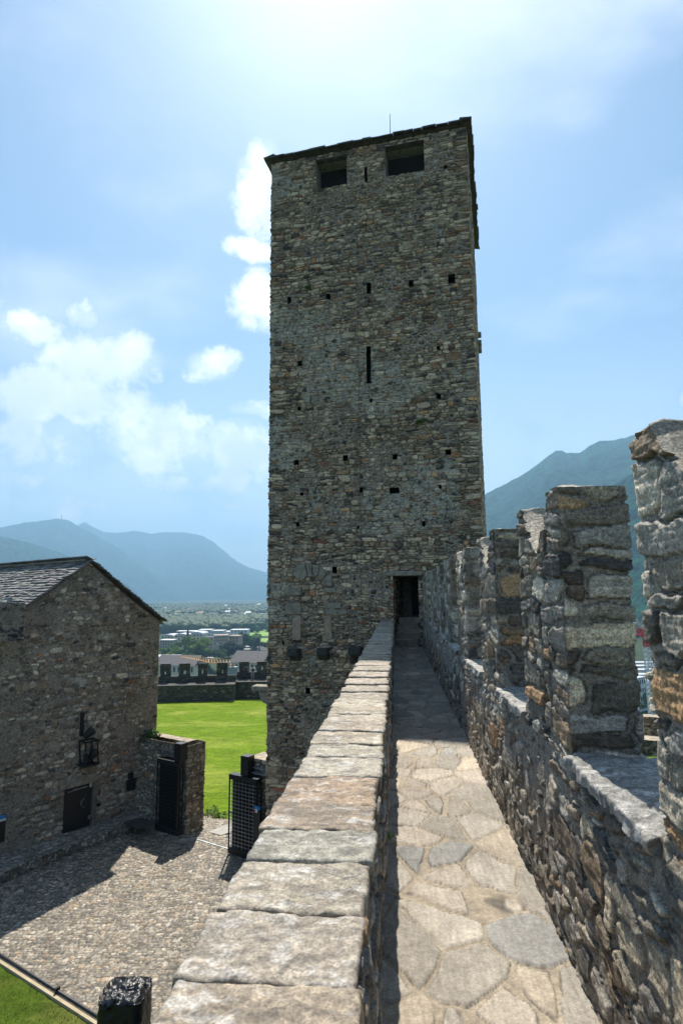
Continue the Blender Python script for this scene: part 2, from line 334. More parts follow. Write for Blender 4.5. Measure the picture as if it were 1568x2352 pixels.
def wall_tube(name, corners, z0, ztop, dus, dz, mp, mat, parent, cut=(), dent=(), cap=None, holecol=(.02, .02, .02), per_z=None, rough_low=.0, post=None, capmode=None):
    """closed masonry wall round a plan polygon (counter-clockwise seen from outside order given); cut/dent = (s0,s1,z0,z1[,depth])"""
    cs = [np.array(c, float) for c in corners]; n = len(cs); U = []; X = []; NN = []; s = 0; cor = []
    cen = sum(cs) / n
    nrm = []
    for i in range(n):
        d = cs[(i + 1) % n] - cs[i]; L = np.linalg.norm(d); d = d / L; q = np.array([d[1], -d[0]])
        if np.dot(q, (cs[i] + cs[(i + 1) % n]) / 2 - cen) < 0: q = -q
        nrm.append(q)
    for i in range(n):
        a, b = cs[i], cs[(i + 1) % n]; d = b - a; L = np.linalg.norm(d); d /= L; k = max(2, int(L / dus[i]) + 1)
        t = np.linspace(0, L, k, endpoint=False); cor.append(s)
        for tt in t:
            q = nrm[i]
            if tt < .03: q = nrm[i] + nrm[i - 1] * (1 - tt / .03)
            elif L - tt < .03: q = nrm[i] + nrm[(i + 1) % n] * (1 - (L - tt) / .03)
            q = q / np.linalg.norm(q) 
            U.append(s + tt); X.append(a + d * tt); NN.append(q)
        s += L
    U = np.array(U); X = np.array(X); NN = np.array(NN); zt = np.array([ztop(u) if callable(ztop) else ztop for u in U])
    zmax = zt.max(); V = np.arange(z0, zmax + dz * .6, dz); V[-1] = max(V[-1], zmax)
    cor2 = cor + [s]
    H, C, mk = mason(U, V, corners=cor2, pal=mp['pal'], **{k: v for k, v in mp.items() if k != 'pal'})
    vv = np.broadcast_to(V[None], H.shape); Z = np.minimum(vv, zt[:, None])
    keep = np.ones((len(U), len(V) - 1), bool)
    keep &= ~(vv[:, :-1] >= np.maximum(zt, np.roll(zt, -1))[:, None] - 1e-6)
    for (a, b, c, d) in cut:
        i = (U >= a) & (U < b); j = (V[:-1] >= c) & (V[:-1] < d); keep[np.ix_(i, j)] = False
    for q in dent:
        a, b, c, d, dep = q; jit = .02 * (fbm(vv * 9, U[:, None] * 9 + vv * 0, 33, 2) - .5) * 2
        ins = (U[:, None] + jit > a) & (U[:, None] + jit < b) & (vv + jit > c) & (vv + jit < d)
        H = np.where(ins, H - dep, H); C = np.where(ins[..., None], C * .6, C)  # recess colour darkened as well, hole shade painted on top of the depth
    if post is not None: H, C = post(U, V, H, C)
    P = np.empty(H.shape + (3,)); P[..., 0] = X[:, 0:1] + NN[:, 0:1] * H; P[..., 1] = X[:, 1:2] + NN[:, 1:2] * H; P[..., 2] = Z
    o = link(name, grid_mesh(name, P, C, wrap=True, keep=keep), mat, parent)
    if cap:
        # rings towards the spine
        (sa, sb) = [np.array(q, float) for q in cap]; dd = sb - sa; L2 = max(dd @ dd, 1e-9)
        tt = np.clip(((X - sa) @ dd) / L2, 0, 1); S = sa + tt[:, None] * dd
        top = P[np.arange(len(U)), [min(int(np.searchsorted(V, z)), len(V) - 1) for z in zt]]
        ks = np.linspace(0, 1, 9); Q = np.empty((len(U), len(ks), 3))
        for j, k in enumerate(ks):
            Q[:, j, :2] = top[:, :2] * (1 - k) + S * k
            rel = sst(np.array([k]), 0, .25)[0]
            Q[:, j, 2] = zt + rel * .05 * (fbm(Q[:, j, 0] * 6, Q[:, j, 1] * 6 + Q[:, j, 2] * 0, 41, 3) - .35)
        Q[:, 0, 2] = zt
        cc = np.array(mp['pal'][0][0]) * 1.1 * (1 + .9 * (fbm(Q[..., 0] * 5, Q[..., 1] * 5, 43, 4) - .5))[..., None]
        ocap = grid_mesh(name + '_top', Q, cc, wrap=True)
        # join cap into the same mesh
        me = o.data; va = np.concatenate([P.reshape(-1, 3), Q.reshape(-1, 3)]); n0 = P.shape[0] * P.shape[1]
        fa = np.empty(len(me.polygons) * 4, np.int32); me.loops.foreach_get('vertex_index', fa)
        fb = np.empty(len(ocap.polygons) * 4, np.int32); ocap.loops.foreach_get('vertex_index', fb)
        me2 = np_mesh(name, va, np.concatenate([fa.reshape(-1, 4), fb.reshape(-1, 4) + n0]), np.concatenate([C.reshape(-1, 3), cc.reshape(-1, 3)]))
        me2.materials.append(mat); o.data = me2; bpy.data.meshes.remove(me); bpy.data.meshes.remove(ocap)
    return o

def slab(name, org, ax, ay, L, Wd, T, res, seed, mat, parent, base=(.33, .30, .26), bumpy=.006, az_=(0, 0, 1), patch=1.0, jag=.016):
    """rough hewn slab lying with its top at org; ax/ay unit axes"""
    org, ax, ay, az3 = (np.array(q, float) for q in (org, ax, ay, az_))
    nu = int(L / res) + 2; nv = int(Wd / res) + 2
    ks = [T, T * .6, T * .25]
    us = np.concatenate([[-k for k in ks], np.linspace(0, L, nu), [L + k for k in ks[::-1]]]); vs = np.concatenate([[-k for k in ks], np.linspace(0, Wd, nv), [Wd + k for k in ks[::-1]]])
    uu, vv = np.meshgrid(us, vs, indexing='ij'); cu = np.clip(uu, 0, L); cv = np.clip(vv, 0, Wd)
    drop = np.maximum(np.abs(uu - cu), np.abs(vv - cv)); o = seed * 7.7
    e = np.minimum(np.minimum(cu, L - cu), np.minimum(cv, Wd - cv)); rnd = .007 * np.clip(1 - e / .012, 0, 1) ** 2
    zz = -drop - rnd + .010 * (fbm(cu * 30 + o, cv * 30 + drop * 20, 9, 3) - .5) + bumpy * 2 * (fbm(cu * 9 + o, cv * 9, 3 + seed % 5, 5, .6) - .5) + bumpy * .8 * (fbm(cu * 40 + o, cv * 12, 8, 3) - .5)
    lay = sst(fbm(cu * 3 + o, cv * 5 + o, 12, 3), .47, .53) * bumpy * 1.0; zz += lay
    cu2 = cu + jag * 2 * (fbm(cv * 12 + o, cu * 2 + drop * 14, 21, 3) - .5) * np.clip(1 - np.minimum(cu, L - cu) / .05, 0, 1)
    cv2 = cv + jag * 2 * (fbm(cu * 9 + o, cv * 2 + drop * 14, 23, 3) - .5) * np.clip(1 - np.minimum(cv, Wd - cv) / .05, 0, 1)
    P = org + cu2[..., None] * ax + cv2[..., None] * ay + zz[..., None] * az3
    rs = np.random.RandomState(seed); b = np.array(base) * rs.uniform(.8, 1.15) * (1 + (rs.rand(3) - .5) * .03)
    n1 = fbm(cu * 15 + o, cv * 6, 25, 6, .72); n2 = fbm(cu * 30 + o, cv * 16 + o, 31, 4, .7)
    C = b * (1 + .9 * (n2 - .5))[..., None] * np.ones(3)
    C = C * (1 - patch * .42 * sst(n1, .48, .62))[..., None]
    lt = (patch * sst(fbm(cu * 22 + 3 * o, cv * 11, 37, 5, .7), .56, .66) * .5)[..., None]; C = C * (1 - lt) + np.array([.52, .50, .47]) * lt
    return link(name, grid_mesh(name, P, np.clip(C, .02, .8)), mat, parent)

# ------------------------------------------------------------------ frame of the wall walk
AZ = R(5.15); w = np.array([math.sin(AZ), math.cos(AZ), 0]); l = np.array([w[1], -w[0], 0]); up = np.array([0, 0, 1.0])
def wl(t, v, z): return w * t + l * v + up * z
ZW, ZS = -2.0, -0.94       # walk surface, sill of the crenels
TEND = 22.75
G = -10.4                  # courtyard
def geo(t0, t1, k, dmax):
    r = [t0]
    while r[-1] < t1: r.append(r[-1] + min(max(k * r[-1], .006), dmax))
    return np.array(r)

# ---- walkway of flagstones
T = geo(.9, TEND + .4, .0048, .035); Vq = np.arange(-.16, 1.02, .008)
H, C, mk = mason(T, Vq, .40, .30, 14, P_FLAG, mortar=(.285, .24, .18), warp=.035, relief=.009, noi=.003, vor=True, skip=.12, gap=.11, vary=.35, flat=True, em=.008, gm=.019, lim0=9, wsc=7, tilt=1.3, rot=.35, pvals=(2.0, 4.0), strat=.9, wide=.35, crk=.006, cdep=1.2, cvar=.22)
P = w * T[:, None, None] + l * Vq[None, :, None] + up * (ZW + H - .004)[..., None]
walk = tag(link('path', grid_mesh('path', P, C), M['flag']), 'sunlit flagstone wall walk between the parapet and the battlements', kind='structure')

# ---- left parapet with coping stones
par = empty('parapet_wall', 'low stone parapet capped with wide grey slabs along the left of the wall walk', 'wall', tuple(wl(10, -.35, G)))
T = geo(.9, TEND + .1, .006, .04)
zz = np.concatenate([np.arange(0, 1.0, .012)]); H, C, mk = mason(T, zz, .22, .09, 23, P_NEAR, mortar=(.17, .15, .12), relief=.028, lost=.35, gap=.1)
P = w * T[:, None, None] + l * (-.135 + H)[..., None] + up * (ZW - .02 + zz)[None, :, None]
link('inner_face', grid_mesh('inner_face', P, C), M['near'], par)
T2 = geo(.9, TEND + .1, .02, .08); zz = np.arange(G - .3, -1.08, .05)
H, C, mk = mason(T2, zz, .26, .12, 24, P_NEAR, relief=.03)
P = w * T2[:, None, None] + l * (-.56 - H)[..., None] + up * zz[None, :, None]
link('outer_face', grid_mesh('outer_face', P, C), M['near'], par)
rs = np.random.RandomState(3); joints = [.95, 1.28, 1.70, 2.06, 2.42, 2.72, 3.06, 3.52, 3.92, 4.22]
while joints[-1] < TEND - .1: joints.append(joints[-1] + rs.uniform(.24, .42))
tint = {2: (.37, .345, .31), 3: (.36, .335, .29), 4: (.37, .37, .35), 5: (.36, .29, .235), 6: (.37, .28, .20), 7: (.45, .43, .39), 8: (.42, .40, .35)}
for i in range(len(joints) - 1):
    a, b = joints[i] + .006, joints[i + 1] - .006; res = max(.008, a * .004); j = rs.uniform(-.012, .012)
    ti = rs.uniform(-.012, .012); axx = np.array(w) + up * ti
    slab('coping_stone', wl(a, -.60 + rs.uniform(-.018, .012), -1.015 + j), axx / np.linalg.norm(axx), l, b - a, .49, .075, res, 100 + i, M['coping'], par,
         base=tuple(q * .84 * z for q, z in zip(tint.get(i, (.38, .34, .285)), (1.0, .92, .79))), bumpy=.0055)
mb = MB(); c = wl((TEND + .9) / 2, -.355, -1.085); mb.box(c, (TEND - .9, .42, .10), x=w); mb.build('mortar_bed', M['mortar'], par)

# ---- right battlement
bat = empty('battlement_wall', 'rough battlement wall with tall swallowtail merlons along the right of the wall walk', 'wall', tuple(wl(10, 1.2, G)))
T = geo(.75, TEND + .3, .0029, .04)
q1 = np.arange(0, 1.12, .009); q2 = np.arange(.012, .44, .03); q3 = np.arange(.1, 9.3, .12)
Q = np.concatenate([q1, q1[-1] + q2, q1[-1] + q2[-1] + q3])
base = np.array([[.915 + .05 * a / 1.1, ZW - .04 + a] for a in q1] + [[.965 + a, ZS + .0] for a in q2] + [[1.385, ZS - a] for a in q3])
base[len(q1) - 1, 1] = ZS
nr = np.array([[-1, 0.]] * len(q1) + [[0, .3]] * len(q2) + [[1, 0.]] * len(q3)); nr[len(q1) - 1] = (-.7, .2)
P_NEAR += [((.33, .235, .145), .7), ((.44, .39, .31), 1.4), ((.10, .085, .07), 2)]
P_NEAR = [((c[0] * 1.28, c[1] * 1.19, c[2] * 1.05), w_) for c, w_ in P_NEAR]
NM = dict(pal=P_NEAR, mortar=(.27, .235, .19), warp=.045, relief=.019, vary=.45, lost=.5, em=.008, gm=.009, wsc=8, tilt=.8, rot=.2, wide=.5, domep=3, noi=.011, pvals=(3, 10), lim0=1.15, crk=.006, strat=1.9)
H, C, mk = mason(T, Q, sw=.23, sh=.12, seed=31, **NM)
P = w * T[:, None, None] + l * (base[:, 0] + nr[:, 0] * H)[..., None] + up * (base[:, 1] + nr[:, 1] * H)[..., None]
link('wall', grid_mesh('wall', P, C), M['near'], bat)
near = [.55, 3.6, 5.95, 8.45, 11.1, 13.6, 16.3, 18.7, 21.1]; far = [2.44, 4.75, 7.08, 9.72, 12.2, 14.7, 17.3, 19.8, 22.3]
for i, (a, b) in enumerate(zip(near, far)):
    a2 = max(a, .95); v0, v1 = .962, 1.335; r = max(.0055, .0021 * a2); L = b - a2
    zt0 = .61 + .02 * math.sin(i * 3.1); dpt = .36
    def zt(u, L=L, zt0=zt0, a2=a2, b=b):
        x = u if u < L else (L if u < L + .373 else (2 * L + .373 - u if u < 2 * L + .373 else 0))
        c = L / 2 if a2 > 1 else L - .58
        return zt0 - dpt * max(0, 1 - abs(x - c) / .38) ** .8 if abs(x - c) < .38 else zt0
    cs = [wl(a2, v0, 0)[:2], wl(b, v0, 0)[:2], wl(b, v1, 0)[:2], wl(a2, v1, 0)[:2]]
    dent = []
    if i in (1, 3, 5): dent = [(L * .42, L * .42 + .11, ZS + .02, ZS + .50, .28)]
    mp = dict(NM, sw=.25, sh=.12, seed=40 + i, cw=.12, relief=.02, lost=.12, rot=.10, tilt=.5, bigs=[(L - .1, L + .45), (2 * L + .33, 2 * L + 1)]); rr = max(r, .009)
    def post(U, V, H, C, L=L, i=i):
        # ends are laid in flatter, larger squared stones than the weathered long side
        e = ((U > L) & (U < L + .373)) | (U > 2 * L + .373); H[e] = H[e] * .8
        return H, C
    wall_tube('merlon', cs, ZS - .03, zt, [r * 1.2, rr * 3, rr * 3, r], r * 1.2, mp, M['near'], bat, dent=dent,
              cap=(wl(a2 + .2, 1.15, 0)[:2], wl(b - .2, 1.15, 0)[:2]), post=post)
for i in range(len(near) - 1):
    a, b = far[i] + .01, near[i + 1] - .01; r = max(.01, .004 * a)
    slab('sill_slab', wl(a, .91, ZS + .035), w, l, b - a, .50, .06, r, 300 + i, M['coping'], bat, base=(.27, .26, .235), bumpy=.014, jag=.035)

# ------------------------------------------------------------------ tower
dF = np.array([.9686, -.2487]); dS = np.array([.2487, .9686])           # along the front (to the right), and away
CL, CR = np.array([-2.945, 24.085]), np.array([5.155, 22.005]); FWID = float(np.linalg.norm(CR - CL)); DEP = 9.0
ZR = 18.72
def face(px, py):
    d = ray(px, py); nrm = np.array([dS[0], dS[1], 0]); t = (CL @ dS) / (d @ nrm); p = d * t
    return float((p[:2] - CL) @ dF), float(p[2])
def facebox(x0, y0, x1, y1):
    a = face(x0, (y0 + y1) / 2)[0]; b = face(x1, (y0 + y1) / 2)[0]; xm = (x0 + x1) / 2
    return a, b, face(xm, y1)[1], face(xm, y0)[1]
tower = empty('stone_tower', 'tall square stone keep with two square openings under its roof beyond the walk', 'tower', (1.1, 23.0, G))
O1 = facebox(725, 361, 796, 431); O2 = facebox(884, 331, 973, 402); O1 = (O1[0], O1[1], 17.13, 18.5); O2 = (O2[0], O2[1], 17.1, 18.5)
DR = facebox(903, 1322, 962, 1486); DR = (DR[0], DR[1], ZW - .05, .62)
holes = [(664, 690, 10, 18), (753, 683, 11, 15), (846, 662, 13, 28), (944, 652, 13, 17), (1036, 640, 20, 24), (688, 835, 11, 13), (1006, 800, 10, 11), (687, 940, 11, 9), (1007, 911, 12, 14),
         (852, 921, 9, 9), (680, 1063, 14, 12), (793, 1053, 15, 14), (907, 1050, 13, 14), (1029, 1039, 15, 14), (693, 1136, 10, 10), (829, 1126, 8, 13), (905, 1127, 26, 15), (1010, 1118, 8, 10), (684, 1205, 10, 10),
         (822, 1212, 7, 8), (972, 1204, 10, 14), (1022, 384, 10, 10), (676, 1318, 13, 10), (768, 1310, 12, 16), (707, 1588, 12, 14), (650, 1477, 6, 9), (846, 839, 12, 86), (839, 401, 8, 34)]
dent = []
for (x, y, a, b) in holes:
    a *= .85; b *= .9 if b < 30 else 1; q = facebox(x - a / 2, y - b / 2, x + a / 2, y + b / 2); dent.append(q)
BR_, BL_ = CR + dS * DEP, CL + dS * DEP
def warm(pal, k, mx=.62):
    r_ = []
    for c, w_ in pal:
        c = np.array(c) * k; c = c * min(1, mx / c.max()); r_.append((tuple(c), w_))
    return r_
P_TOWER = warm([((.30, .275, .225), 5), ((.21, .192, .16), 6), ((.13, .118, .10), 4), ((.42, .39, .32), 4.5), ((.06, .058, .056), 2.2), ((.18, .135, .095), 4), ((.32, .21, .125), .8), ((.18, .095, .07), .5), ((.26, .24, .195), 5), ((.55, .51, .43), 1.2)], np.array([1.95, 1.58, 1.30]))
rs = np.random.RandomState(8); TX = [(rs.choice([.15, FWID - .2]) + rs.uniform(-.1, .25), z, rs.uniform(.3, .6), rs.uniform(.08, .15)) for z in np.arange(-9, 18, .85)] + [(.75, 5.1, .85, .17), (.5, -2.2, .55, .2), (1.0, -6, .6, .2)]
TM = dict(pal=P_TOWER, sw=.26, sh=.135, seed=61, cvar=.32, mortar=(.34, .285, .225), relief=.045, vary=.35, lost=.25, cw=.42, rot=.09, warp=.03, em=.014, gm=.006, wide=.5, crk=.014, cdep=.6, extra=TX)
def tpost(U, V, H, C):
    # old render patches where mortar covers the stones
    uu, vv = U[:, None], V[None]
    pm = sst(fbm(uu / 2.2, vv / 1.6, 57, 4) + .25 * np.exp(-((vv - 2.2) / 2.2) ** 2 - ((uu - 5) / 2) ** 2), .60, .70)[..., None] * (fbm(uu * 9, vv * 9, 58, 3) > .45)[..., None]
    C = C * (1 - .75 * pm) + np.array([.46, .42, .35]) * .75 * pm * (1 + .5 * (fbm(uu * 8, vv * 8, 59, 3)[..., None] - .5))
    # warm damp/rust tone low on the tower and darker streaks below the corbels
    return H, C
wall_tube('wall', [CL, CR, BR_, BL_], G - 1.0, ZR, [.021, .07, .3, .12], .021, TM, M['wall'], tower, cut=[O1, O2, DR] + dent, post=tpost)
def fp(s, z, out=0.0): p = CL + dF * s - dS * out; return (p[0], p[1], z)
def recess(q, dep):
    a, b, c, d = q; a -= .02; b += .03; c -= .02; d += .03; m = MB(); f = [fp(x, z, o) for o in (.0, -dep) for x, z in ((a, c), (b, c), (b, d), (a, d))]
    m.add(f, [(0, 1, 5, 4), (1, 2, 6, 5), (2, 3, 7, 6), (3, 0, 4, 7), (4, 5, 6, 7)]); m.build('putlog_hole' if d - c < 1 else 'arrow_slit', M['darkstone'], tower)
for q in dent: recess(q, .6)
dF3 = (dF[0], dF[1], 0); dS3 = (dS[0], dS[1], 0)
# chambers behind the openings
for (a, b, c, d) in (O1, O2):
    m = MB(); dd = .9
    m.poly([fp(a, c, -.01), fp(a, d, -.01), fp(a, d, -dd), fp(a, c, -dd)]); m.poly([fp(b, c, -.01), fp(b, d, -.01), fp(b, d, -dd), fp(b, c, -dd)])
    m.poly([fp(a, c, -.01), fp(b, c, -.01), fp(b, c, -dd), fp(a, c, -dd)]); m.poly([fp(a, d, -.01), fp(b, d, -.01), fp(b, d, -dd), fp(a, d, -dd)])
    op = m.build('window_opening', M['gneiss'], tower)
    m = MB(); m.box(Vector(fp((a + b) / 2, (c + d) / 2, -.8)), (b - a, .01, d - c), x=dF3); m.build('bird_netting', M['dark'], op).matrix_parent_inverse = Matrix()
    m = MB(); m.box(fp((a + b) / 2, d + .07, -.12), (b - a + .7, .3, .17), x=dF3); m.build('lintel', M['wood'], tower, bevel=.01)
# doorway passage: reveals, steps, inner door
a, b, c, d = DR; rs = np.random.RandomState(9)
Uq = np.arange(0, 2.6, .03); Vz = np.arange(c, d + .03, .03); H, C, mk = mason(Uq, Vz, .26, .12, 71, P_TOWER, mortar=(.18, .16, .13), relief=.04)
for sd, sg in ((a, 1), (b, -1)):
    P = np.empty(H.shape + (3,)); p0 = CL + dF * sd
    P[..., 0] = p0[0] + dS[0] * Uq[:, None] + dF[0] * sg * (H - .02); P[..., 1] = p0[1] + dS[1] * Uq[:, None] + dF[1] * sg * (H - .02); P[..., 2] = Vz[None]
    link('door_reveal', grid_mesh('door_reveal', P, C), M['wall'], tower)
m = MB(); m.box(fp((a + b) / 2, d + .06, -1.3), (b - a + .4, 2.55, .12), x=dF3); m.build('passage_ceiling', M['gneiss'], tower)
m = MB(); m.box(fp((a + b) / 2, (c + d) / 2, -2.5), (b - a, .1, d - c), x=dF3); m.build('passage_end', M['gneiss'], tower)
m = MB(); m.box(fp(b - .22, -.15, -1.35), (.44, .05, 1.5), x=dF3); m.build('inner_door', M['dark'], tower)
for k in range(4):
    m = MB(); hgt = .26 * (k + 1); m.box(fp((a + b) / 2 + .02 * k, ZW + hgt / 2, .18 - .32 * k - .25), (b - a - .03, .5 + .02 * k, hgt), x=dF3); m.build('step', M['gneiss'], tower, bevel=.015)
m = MB(); m.box(fp((a + b) / 2 - .1, d + .09, .02), (b - a + .5, .2, .17), x=dF3); m.build('door_lintel', M['gneiss'], tower, bevel=.02)
# bricked-up arch: voussoirs and jamb slabs
def facepoly(name, pts, out, mat):
    q = [face(*p) for p in pts]; m = MB(); m.prism([fp(s, z, -.05) for s, z in q], Vector((-dS[0], -dS[1], 0)) * (out + .05)); return m.build(name, mat, tower, bevel=.012)

for pts in ([(669, 1319), (684, 1300), (700, 1292), (707, 1322), (693, 1335)], [(703, 1292), (716, 1292), (718, 1323), (709, 1325)], [(719, 1297), (735, 1299), (730, 1322), (721, 1324)], [(738, 1304), (753, 1312), (740, 1332), (732, 1325)],
            [(740, 1335), (755, 1319), (763, 1326), (762, 1347), (744, 1347)]):
    facepoly('voussoir', pts, .10, M['gneiss'])
for pts in ([(672, 1427), (684, 1414), (692, 1414), (692, 1468), (688, 1471), (673, 1469)], [(745, 1414), (761, 1414), (764, 1469), (748, 1470)]):
    facepoly('jamb_slab', pts, .095, M['pinkstone'])
for pts in ([(653, 1349), (692, 1349), (692, 1367), (653, 1368)], [(744, 1384), (783, 1384), (783, 1397), (744, 1398)], [(744, 1350), (772, 1350), (772, 1361), (744, 1361)], [(744, 1400), (797, 1400), (797, 1411), (744, 1412)], [(660, 1385), (692, 1385), (692, 1411), (652, 1411)]):
    facepoly('quoin', pts, .085, M['gneiss'])
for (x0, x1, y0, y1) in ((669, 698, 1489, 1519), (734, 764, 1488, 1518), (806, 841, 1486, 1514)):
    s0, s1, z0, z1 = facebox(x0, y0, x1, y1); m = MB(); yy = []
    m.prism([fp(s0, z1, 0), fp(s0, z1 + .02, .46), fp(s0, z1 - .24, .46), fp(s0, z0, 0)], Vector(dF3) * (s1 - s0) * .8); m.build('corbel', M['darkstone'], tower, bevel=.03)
# latrine slab and bracket sticking out of the left side
pl = CL - dF * .03
m = MB(); c0 = Vector((pl[0], pl[1], 0)) + Vector(dS3) * .35; m.box(c0 - Vector(dF3) * .33 + Vector((0, 0, -3.72)), (.75, .5, .22), x=dF3); m.build('projecting_slab', M['gneiss'], tower, bevel=.07)
m = MB(); m.prism([tuple(c0 + Vector((0, 0, -3.83)) + Vector(dS3) * -.2), tuple(c0 - Vector(dF3) * .42 + Vector((0, 0, -3.85)) + Vector(dS3) * -.2), tuple(c0 - Vector(dF3) * .3 + Vector((0, 0, -4.2)) + Vector(dS3) * -.2), tuple(c0 + Vector((0, 0, -4.35)) + Vector(dS3) * -.2)], Vector(dS3) * .4)
m.build('bracket', M['gneiss'], tower, bevel=.04)
# lightning conductor cable and rod
m = MB(); sc_ = face(825, 900)[0]; last = Vector(fp(sc_, 18.6, .09))
for k in range(1, 24):
    p = Vector(fp(sc_ + .03 * math.sin(k * 1.7), 18.6 - k * .84, .085)); m.bar(last, p, .010); last = p
m.build('conductor_cable', M['iron'], tower)
# stone stubs on the right side wall
for (dd, z, ww) in ((8.2, 12.9, .5), (8.5, 13.5, .35), (7.6, 12.3, .45)):
    p = CR + dS * dd + dF * .0; m = MB(); m.box((p[0], p[1], z), (.42, ww, .22), x=dF3); m.build('projecting_stone', M['gneiss'], tower, bevel=.03)

def slab_roof(name, o, along, upslope, L, S, row, parent, seed, mat, lap=1.5, wmin=.28, wmax=.6, th=.035, pal=(.13, .125, .12), Sfun=None):
    """rows of overlapping stone slabs on one roof slope, one mesh"""
    o, al, us = (Vector(q) for q in (o, along, upslope)); nrm_ = al.cross(us).normalized()
    if nrm_.z < 0: nrm_ = -nrm_
    rs = np.random.RandomState(seed); V_ = []; F_ = []; C_ = []; n = int(S / row) + 1
    for k in range(n):
        y0 = k * row; x = -rs.rand() * .1; a0, a1 = (0, L) if Sfun is None else Sfun(y0)
        x += a0
        while x < a1:
            ww = min(rs.uniform(wmin, wmax), a1 - x + .1); j = rs.uniform(-.04, .04); t = th * rs.uniform(.7, 1.6); lift = rs.uniform(0, .018); c = np.array(pal) * rs.uniform(.55, 1.5) * (1 + (rs.rand(3) - .5) * .12)
            b = len(V_)
            for (xx, yy, zz_) in ((x, y0 + j, t + .05 + lift), (x + ww - .012, y0 + j + rs.uniform(-.03, .03), t + .05 + lift + rs.uniform(-.008, .008)), (x + ww - .012, y0 + row * lap, .02), (x, y0 + row * lap, .02)):
                for dz_ in (0, -t): V_.append(tuple(o + al * xx + us * yy + nrm_ * (zz_ + dz_))); C_.append(c)
            for f in ((0, 2, 4, 6), (1, 7, 5, 3), (0, 1, 3, 2), (2, 3, 5, 4), (4, 5, 7, 6), (6, 7, 1, 0)): F_.append([b + q for q in f])
            x += ww
    return link(name, np_mesh(name, np.array(V_), np.array(F_), np.array(C_), False), mat, parent)
# tower roof: a low hipped roof of slabs on a dark under-board
ov = .17; A = [CL - dF * ov - dS * ov, CR + dF * ov - dS * ov, BR_ + dF * ov + dS * ov, BL_ - dF * ov + dS * ov]; cen = sum(A) / 4; ZE = ZR + .07
m = MB(); apex = (cen[0], cen[1], ZE + 1.7); pts = [(p[0], p[1], ZE) for p in A] + [apex]; m.add(pts, [(0, 1, 4), (1, 2, 4), (2, 3, 4), (3, 0, 4), (3, 2, 1, 0)])
roof = m.build('roof', M['wood'], tower)
for i in range(4):
    a, b = A[i], A[(i + 1) % 4]; L = float(np.linalg.norm(b - a)); al = (b - a) / L; mid = (a + b) / 2; inw = (cen - mid); S = float(np.linalg.norm(inw)); inw = inw / S; sl = math.hypot(S, 1.7)
    us = Vector((inw[0] * S, inw[1] * S, 1.7)).normalized()
    sr = slab_roof('roof_slabs', (a[0] - inw[0] * .07, a[1] - inw[1] * .07, ZE + .0), (al[0], al[1], 0), us, L, sl, .33, tower, 80 + i, M['slabroof'], wmin=.3, wmax=.75, th=.045, pal=(.085, .085, .075), Sfun=lambda y, L=L, sl=sl: (L / 2 * y / sl - .05, L - L / 2 * y / sl + .05))
m = MB(); pr = face(891, 315); m.bar(fp(pr[0], ZE + .1, -.6), fp(pr[0], ZE + 1.75, -.6), .035, .02); m.build('lightning_rod', M['iron'], tower)

# ------------------------------------------------------------------ house with the gable, left
def pl_(px, py, z): return at(px, py, z=z)[:2]
hd = np.array([.627, .779])                       # along the gable wall, away to the right
hb = np.array([-.779, .627])                      # back along the ridge
d0 = pl_(145, 1917, -10.0)
def gpt(px, py):                                   # point of the gable plane seen at a pixel -> (s, z)
    d = ray(px, py); nrm = np.array([-hd[1], hd[0]]); t = (d0 @ nrm) / (d[:2] @ nrm); p = d * t; return float((p[:2] - d0) @ hd), float(p[2])
sR, zR_ = gpt(367, 1424); sP, zP_ = gpt(206, 1292); sL, zL_ = gpt(22, 1416)
house = empty('gabled_house', 'gabled stone house with slab roof and black service door facing the courtyard', 'house', (float(d0[0]), float(d0[1]), -10.0))
def hp(s, z, out=0.0, back=0.0): p = d0 + hd * s + np.array([hd[1], -hd[0]]) * out + hb * back; return (float(p[0]), float(p[1]), float(z))
SL2 = sL - 1.6; HL = sR - SL2; HB = 16.0
def hz_(u):
    if u <= HL:
        s = SL2 + u
        if s < sL: return zL_ - .35
        if s < sP: t = (s - sL) / (sP - sL); return zL_ + (zP_ - zL_) * (t ** 1.12)
        t = (sR - s) / (sR - sP); return zR_ + (zP_ - zR_) * (t ** 1.15)
    if u <= HL + HB: return zR_
    if u <= 2 * HL + HB:
        s = sR - (u - HL - HB); 
        if s < sL: return zL_ - .35
        if s < sP: return zL_ + (zP_ - zL_) * (s - sL) / (sP - sL)
        return zR_ + (zP_ - zR_) * (sR - s) / (sR - sP)
    return zL_ - .35
dq = [gpt(*p) for p in ((147, 1812), (213, 1797), (145, 1917), (210, 1896))]
DO = (min(dq[0][0], dq[2][0]), dq[1][0], G - .3, (dq[0][1] + dq[1][1]) / 2)
P_HOUSE = warm(P_HOUSE, np.array([1.66, 1.56, 1.45]))
HM = dict(pal=P_HOUSE, sw=.27, sh=.15, seed=91, mortar=(.29, .245, .195), relief=.03, vary=.35, lost=.5, em=.022, rot=.15, warp=.04, skip=.12, cw=.3, pvals=(1.9, 3.0))
q = [hp(SL2, 0)[:2], hp(sR, 0)[:2], hp(sR, 0, back=HB)[:2], hp(SL2, 0, back=HB)[:2]]
wall_tube('wall', q, G - .5, hz_, [.035, .3, .4, .2], .035, HM, M['wall'], house, cut=[(DO[0] - SL2, DO[1] - SL2, DO[2], DO[3])])
hd3 = (hd[0], hd[1], 0); hout = Vector((hd[1], -hd[0], 0))
dw = DO[1] - DO[0]; dzt = DO[3]; zb = -10.0
m = MB()
for ss in (DO[0], DO[1]): m.poly([hp(ss, zb - .3, .03), hp(ss, dzt, .03), hp(ss, dzt, -.5), hp(ss, zb - .3, -.5)])
